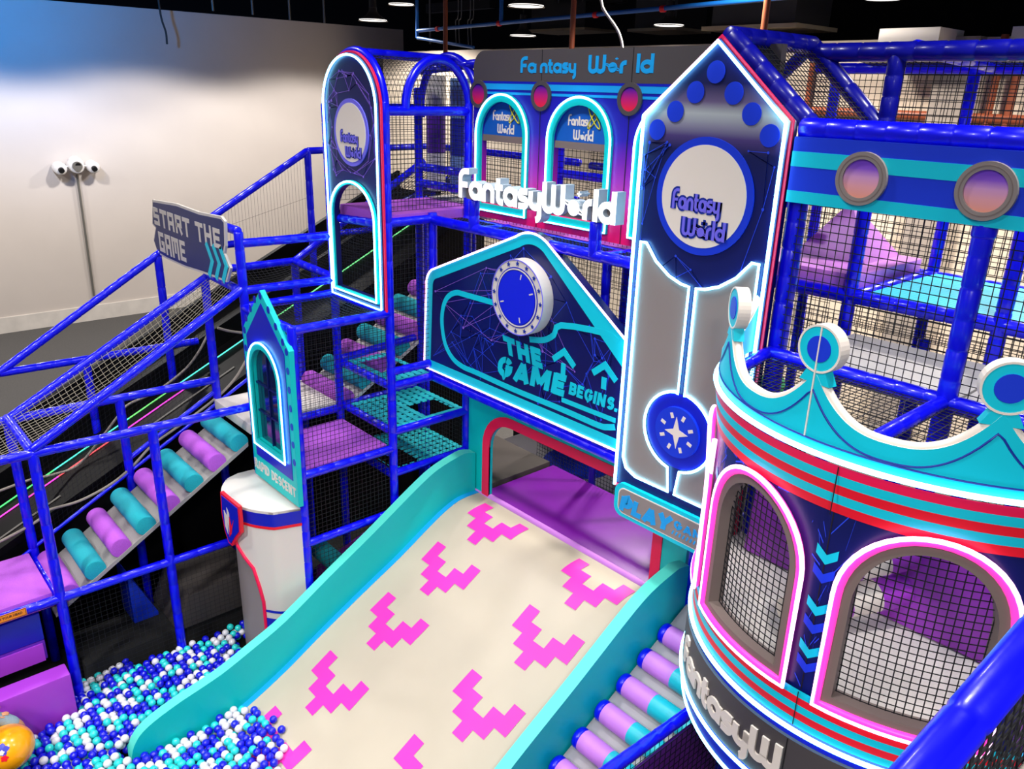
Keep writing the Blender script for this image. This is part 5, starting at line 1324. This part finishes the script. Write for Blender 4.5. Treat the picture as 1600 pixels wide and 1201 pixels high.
tag(box('floor_mat', (-3.05, 5.68, 4.9), (-1.80, yb - .05, 4.98), M['greymat'], None, .015), 'pale grey padded floor mat behind the crown, left of the seam', 'mat')
tag(box('floor_mat', (-1.785, 5.68, 4.9), (-.4, yb - .05, 4.98), M['greymat'], None, .015), 'pale grey padded floor mat behind the crown, right of the seam', 'mat')
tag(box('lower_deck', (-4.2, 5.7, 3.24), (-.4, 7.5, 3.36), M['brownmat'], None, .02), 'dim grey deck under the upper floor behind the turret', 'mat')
tag(box('side_mat', (-2.75, 5.75, 3.37), (-2.05, 6.6, 3.6), M['purple'], None, .02), 'lilac mat glimpsed through the crown scallop', 'mat')
g = ony(1206, 600, 6.3)
bm = bmesh.new(); bmesh.ops.create_uvsphere(bm, u_segments=24, v_segments=16, radius=.115, matrix=Matrix.Translation(g))
tag(mk('foam_ball', bm, M['green'], None), 'mint green ball hanging behind the left scallop of the crown', 'ball')
bpy.data.objects['foam_ball'].name = 'foam_ball'
tag(cyl('ball_cord', g + V(0, 0, .11), (g.x, g.y, 4.9), .006, M['black'], None, 6), 'thin black cord holding the mint green ball', 'cord')

# ------------------------------------------------------------------ bolster stairs right of the slide
k_ = .512; ys = [5.70 - .2925 * i for i in range(8)]
stair('bolster_stairs', 'grey padded ramp with purple and turquoise vinyl bolsters on the right of the slide', -3.94, -2.96, 3.2, 1.88 - k_ * 2.5 - .07, 6.1, 1.88 + k_ * .4 - .07, ys, ['lilac_vinyl'] * 8, .105, .08, M['greymat'], (-3.4, 3.2, 0), split=.42)
RR = thing('stair_rail', 'blue padded handrail with a black net beside the right bolster stairs', 'railing', (-2.93, 4, 0))
rail((-2.93, 5.3, 2.06), (-2.93, 2.9, 2.16), RR, .05); post((-2.93, 3.75, 0), (-2.93, 3.75, 2.1), RR, .05); post((-2.93, 5.25, 0), (-2.93, 5.25, 2.0), RR, .05)
net((-2.93, 3.0, 1.0), (-2.93, 5.2, 1.0), (-2.93, 5.2, 2.05), (-2.93, 3.0, 2.1), RR, .06, .003)
box('side_panel', (-2.90, 2.9, .55), (-2.875, 5.2, 2.0), M['violetmat'], RR, .008)
net((-2.86, 2.9, .6), (-2.86, 5.2, .6), (-2.86, 5.2, 2.02), (-2.86, 2.9, 2.02), RR, .07, .004)
rail((-2.93, 3.75, 1.95), (-2.2, 3.75, 1.9), RR, .05)
tag(box('crash_mat', (-2.85, 3.3, .95), (-1.7, 5.2, 1.15), M['violetmat'] if 'violetmat' in M else M['purple_vinyl'], None, .02), 'dark purple padded mat under the net right of the stair handrail', 'mat')
tag(box('purple_wall', (-3.9, 6.25, .3), (-2.9, 6.3, 3.0), M['purple_vinyl']), 'purple padded wall behind the top of the right bolster stairs', 'panel')

# ------------------------------------------------------------------ near handrail
NR = thing('gallery_rail', 'blurred blue padded handrail with black netting close to the viewer, lower right', 'railing', (-.28, 1.4, 5.0))
def foc(px, py, d): return EYE + ray(px, py) * d
a = foc(1600, 1018, 1.52); b = foc(1443, 1203, 1.40); d = (a - b)
rail(b - d * 1.2, a + d * 1.0, NR, .041, M['padnear'] if 'padnear' in M else M['pad'])
post(b - d * 1.2 + V(0, 0, -1.2), b - d * 1.2, NR, .04)
p0, p1 = b - d * 1.0, a + d * .9
net(p0 + V(0.0, 0, -.75), p1 + V(0, 0, -.75), p1, p0, NR, .03, .0022)
net(p0 + V(0.06, 0, -.75), p1 + V(0.06, 0, -.75), p1 + V(.01, 0, -.04), p0 + V(.01, 0, -.04), NR, .03, .0022)
wire('rope', [p0 + V(.05, 0, -.3), p1 + V(.05, 0, -.25)], .008, M['rope'], NR)
# ------------------------------------------------------------------ pit floor, mats, stray things on the left
tag(box('pit_mat', (-13.5, -1.5, 0), (-.4, 8.7, .03), M['darkmat']), 'black padded floor of the play area under the ball pit', 'mat')
tag(box('black_mat', (-9.7, 1.5, .05), (-8.95, 6.3, .45), M['darkmat'], None, .02), 'black mat under the left bolster stairs', 'mat')
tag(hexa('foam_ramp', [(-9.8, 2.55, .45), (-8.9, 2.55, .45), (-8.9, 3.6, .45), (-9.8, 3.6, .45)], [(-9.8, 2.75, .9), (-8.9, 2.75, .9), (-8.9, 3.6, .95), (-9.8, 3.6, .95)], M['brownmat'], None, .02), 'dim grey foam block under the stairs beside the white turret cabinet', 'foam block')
tag(hexa('blue_slope', [(-9.85, 2.2, .45), (-9.4, 2.2, .45), (-9.4, 2.5, .45), (-9.85, 2.5, .45)], [(-9.85, 2.2, 1.2), (-9.4, 2.2, 1.2), (-9.4, 2.5, .5), (-9.85, 2.5, .5)], M['royal'], None, .01), 'blue foam slope in the shade under the left stairs', 'foam block')
tag(box('purple_step', (-8.64, -.6, .05), (-8.40, 1.26, .82), M['purple_vinyl'], None, .025), 'purple foam step block at the left edge of the ball pit', 'foam block')
cb = thing('foam_cabinet', 'blue and purple padded block under the landing at the left photo edge', 'foam block', (-9.3, .4, .9))
box('upper_pad', (-9.85, -.7, 1.05), (-8.86, 1.15, 1.40), M['navy2'], cb, .02); box('lower_pad', (-9.85, -.7, .80), (-8.86, 1.15, 1.05), M['violet'], cb, .02)
box('side_pad', (-8.86, -.7, .8), (-8.84, 1.12, 1.02), M['purple_vinyl'], cb)
wl = thing('warning_sticker', 'orange warning sticker on the left blue rail above the purple step', 'sticker', (-8.70, .93, 1.55))
fx = Frame((-8.702, .0, 1.575), (0, 1, 0), (0, 0, 1))
flat('sticker', [rect(.62, -.045, 1.02, .045)], fx, 0, .004, M['orange'], wl)
text('WATCH YOUR HEAD', fx, .66, -.012, .32, .028, .004, .006, M['black'], wl, bold=.02)
flat('sticker_border', [rect(.625, -.04, 1.015, .04), rect(.63, -.035, 1.01, .035)], fx, .004, .005, M['black'], wl)

for k, (y, z, c) in enumerate([(4.0, .75, 'tealcarpet'), (4.45, 1.0, 'tealcarpet')]):
    tag(cyl('bolster', (-8.7, y, z), (-7.85, y, z), .13, M[c], None, 24, .01), ['front dim teal bolster under the purple deck of the left tower', 'rear dim teal bolster under the purple deck of the left tower'][k], 'bolster')
tag(hexa('foam_wedge', [(-8.7, 3.9, .05), (-7.8, 3.9, .05), (-7.8, 6.0, .05), (-8.7, 6.0, .05)], [(-8.7, 3.9, .6), (-7.8, 3.9, .6), (-7.8, 6.0, 1.3), (-8.7, 6.0, 1.3)], M['violetmat'], None, .02), 'dark purple foam wedge low inside the left tower behind the netting', 'foam block')
# balloon-like yellow ball and the child beside it
yc = onz(12, 1168, .62)
yb_ = thing('yellow_ball', 'big glossy yellow orange ball with a blue emblem at the lower left corner', 'ball', tuple(yc - V(0, 0, .24)))
bm = bmesh.new(); bmesh.ops.create_uvsphere(bm, u_segments=36, v_segments=24, radius=.228, matrix=Matrix.Translation(yc) @ Matrix.Diagonal((1.05, 1.05, .93, 1)))
mk('ball_skin', bm, M['yellow'], yb_)
fr_n = (EYE - yc).normalized(); uu = V(0, 0, 1).cross(fr_n).normalized(); vv = fr_n.cross(uu)
def onball(p, q, R=.230):
    w = math.sqrt(max(0, 1 - p * p - q * q)); d = uu * p + vv * q + fr_n * w; return yc + V(d.x * 1.05 * R, d.y * 1.05 * R, d.z * .93 * R)
for col, c, r_, nm in (('navy2', (-.22, .05), .25, 'emblem'), ('red', (-.18, -.32), .13, 'emblem_dot'), ('white', (-.24, -.05), .10, 'emblem_centre')):
    bm = bmesh.new(); ce = bm.verts.new(onball(*c, 1.008 * .229 + .0008 * (col == 'white'))); n = 20
    vs = [bm.verts.new(onball(c[0] + r_ * (1 + .18 * math.cos(5 * t)) * math.cos(t), c[1] + r_ * (1 + .18 * math.cos(5 * t)) * math.sin(t), 1.008 * .229 + .0008 * (col == 'white'))) for t in [2 * PI * i / n for i in range(n)]]
    for i in range(n): bm.faces.new((ce, vs[i], vs[(i + 1) % n]))
    mk(nm, bm, M[col], yb_)

def skin_body(name, joints, bones, m, parent, sub=2):
    me = bpy.data.meshes.new(name); me.from_pydata([j[0] for j in joints], bones, [])
    o = bpy.data.objects.new(name, me); COL.objects.link(o)
    md = o.modifiers.new('skin', 'SKIN'); md.use_smooth_shade = True
    for i, j in enumerate(joints):
        r = j[1]; me.skin_vertices[0].data[i].radius = (r, r)
    me.skin_vertices[0].data[0].use_root = True
    s = o.modifiers.new('sub', 'SUBSURF'); s.levels = sub; s.render_levels = sub
    bpy.context.view_layer.update(); dg = bpy.context.evaluated_depsgraph_get()
    nm = bpy.data.meshes.new_from_object(o.evaluated_get(dg)); bpy.data.objects.remove(o)
    nm.name = name; nm.materials.clear(); shade(nm, True, 3.0)
    return link(name, nm, m, parent)
# a child kneeling just outside the left edge; only the denim leg and a red sleeve reach the picture
kb = onx(18, 1121, -8.12)
pr = thing('person', 'person in pale denim and red kneeling at the left photo edge beside the yellow ball', 'person', (kb.x, kb.y, .35))
h = V(kb.x + .08, kb.y - .48, kb.z + .0)
J = [(h, .105), (h + V(0, 0, .14), .10), (h + V(.02, .02, .30), .11), (h + V(.02, .02, .40), .06), (h + V(.03, .04, .47), .045), (h + V(.04, .06, .57), .085), (h + V(.05, .08, .66), .075),
     (h + V(.10, .02, -.02), .085), (V(kb.x - .03, kb.y - .13, kb.z + .06), .07), (V(kb.x, kb.y + .05, kb.z - .12), .058), (V(kb.x - .02, kb.y + .07, kb.z - .38), .04),
     (h + V(-.10, .0, -.02), .085), (h + V(-.12, .36, -.0), .066), (h + V(-.10, .30, -.26), .045),
     (h + V(.14, .02, .35), .055), (h + V(.17, .20, .24), .042), (h + V(.16, .36, .26), .032),
     (h + V(-.12, .02, .35), .055), (h + V(-.15, .18, .22), .042), (h + V(-.10, .32, .18), .032)]
B_ = [(0, 1), (1, 2), (2, 3), (3, 4), (4, 5), (5, 6), (0, 7), (7, 8), (8, 9), (9, 10), (0, 11), (11, 12), (12, 13), (2, 14), (14, 15), (15, 16), (2, 17), (17, 18), (18, 19)]
skin_body('body', J, B_, M['skin'], pr)
skin_body('trousers', [(J[i][0], J[i][1] * 1.13 + .004) for i in (0, 7, 8, 9, 11, 12, 13)], [(0, 1), (1, 2), (2, 3), (0, 4), (4, 5), (5, 6)], M['denim'], pr)
skin_body('shirt', [(J[i][0], J[i][1] * 1.10 + .006) for i in (1, 2, 14, 15, 17, 18)], [(0, 1), (1, 2), (2, 3), (1, 4), (4, 5)], M['redcloth'], pr)
bm = bmesh.new(); bmesh.ops.create_uvsphere(bm, u_segments=18, v_segments=12, radius=.105, matrix=Matrix.Translation(h + V(.03, .05, .63)) @ Matrix.Diagonal((1, 1, .85, 1)))
mk('hair', bm, M['hair'], pr)
for sx in (16, 19):
    w = J[sx][0]; d = V(.02, .08, .01)
    for k in range(4): skin_body('finger', [(w + V(.012 * (k - 1.5), .03, 0), .008), (w + V(.014 * (k - 1.5), .065 + .006 * (k in (1, 2)), -.004), .0075), (w + V(.014 * (k - 1.5), .085 + .008 * (k in (1, 2)), -.016), .0065)], [(0, 1), (1, 2)], M['skin'], pr, 1)
    skin_body('thumb', [(w + V(.025, .01, 0), .009), (w + V(.042, .03, -.004), .008), (w + V(.046, .048, -.01), .007)], [(0, 1), (1, 2)], M['skin'], pr, 1)

# ------------------------------------------------------------------ the ball pit
def project(p):
    q = p - EYE; w = q.dot(FW)
    return (q.dot(RT) / w * FPX + 800, q.dot(DN) / w * FPX + 600.5, w)
rb = .0435
rnd = random.Random(21); balls = []
def pit_top(x, y):
    """surface of the ball heap"""
    return .33 + .035 * math.sin(3.1 * x + 1.3 * y) + .03 * math.sin(5.3 * y - 1.7 * x)
def free(x, y, z):
    if x < -8.98: return False
    if x < -8.35 and y < 1.30: return False
    if x < -8.60 and y > 2.0 + (-8.60 - x) * 0: return x > -8.74 and y < 3.35
    if -7.58 < x < -7.35 and y > 1.42: return False
    if y > 3.62: return False
    if y > 3.14 - .25 * max(0, -8.5 - x) * 0 and -8.62 < x < -7.65: return False
    if (V(x, y, z) - yc).length < .235 + rb: return False
    if x > -7.4:
        if bedz(y) > z - rb * .9: return False
    return True
px_ = rb * 2.0
for layer in range(3):
    ny = int(5.2 / (px_ * .9)); nx = int(5.5 / px_)
    for j in range(ny):
        for i in range(nx):
            x = -9.0 + px_ * 1.03 * (i + .5 * (j % 2) + .33 * layer) + rnd.uniform(-.006, .006); y = -.9 + px_ * .93 * (j + .4 * layer) + rnd.uniform(-.006, .006)
            z = pit_top(x, y) - rb + rnd.uniform(-.022, .022) - layer * px_ * .78
            if x > -7.38 and x > -5.72 + .25 * math.sin(4 * y) - .6 * max(0, y - 1.4) * .5: continue
            if not free(x, y, z): continue
            u, v, w = project(V(x, y, z))
            if -14 < u < 1614 and -14 < v < 1216:
                balls.append((V(x, y, z), layer, u, v, w))
top = [b for b in balls if b[1] == 0]
# a few balls resting higher up against the slide's foot and on the heap
top.sort(key=lambda b: b[4])
NEAR = 300
def colour():
    return rnd.choices(['ball_b', 'ball_t', 'ball_w'], [.46, .27, .27])[0]
meshes = {}
for c in ('ball_b', 'ball_t', 'ball_w'):
    bm = bmesh.new(); bmesh.ops.create_icosphere(bm, subdivisions=3, radius=rb); me = bpy.data.meshes.new('pit_ball'); bm.to_mesh(me); bm.free(); shade(me, True, 3.0); me.materials.append(M[c]); meshes[c] = me
INFO = {'ball_b': ('glossy dark blue plastic ball among the nearest balls of the ball pit', 'dark blue pit balls'), 'ball_t': ('glossy turquoise plastic ball among the nearest balls of the ball pit', 'turquoise pit balls'), 'ball_w': ('glossy white plastic ball among the nearest balls of the ball pit', 'white pit balls')}
protos = {}
inframe = [b for b in top if -4 < b[2] < 1604 and -4 < b[3] < 1205]
nearset = set(id(b) for b in inframe[:NEAR])
for b in inframe[:NEAR]:
    c = colour()
    if c not in protos: o = bpy.data.objects.new('pit_ball', meshes[c]); tag(o, INFO[c][0], 'ball', INFO[c][1]); protos[c] = o
    else: o = protos[c].copy()
    COL.objects.link(o); o.location = b[0]
bm = bmesh.new(); tmp = bmesh.new(); bmesh.ops.create_icosphere(tmp, subdivisions=2, radius=rb)
tv = [v.co.copy() for v in tmp.verts]; tf = [[v.index for v in f.verts] for f in tmp.faces]; tmp.free()
vs, fs_, mi = [], [], []
for b in balls:
    if id(b) in nearset: continue
    base = len(vs); k = rnd.choices([0, 1, 2], [.46, .27, .27])[0]
    vs += [(b[0] + q)[:] for q in tv]; fs_ += [[base + i for i in f] for f in tf]; mi += [k] * len(tf)
bm.free()
me = bpy.data.meshes.new('pit_balls'); me.from_pydata(vs, [], fs_); me.update()
for m_ in ('ball_b', 'ball_t', 'ball_w'): me.materials.append(M[m_])
me.polygons.foreach_set('material_index', mi); me.polygons.foreach_set('use_smooth', [True] * len(fs_))
o = bpy.data.objects.new('pit_balls', me); COL.objects.link(o)
tag(o, 'farther and deeper blue, turquoise and white plastic balls filling the ball pit', 'balls', None, 'stuff')
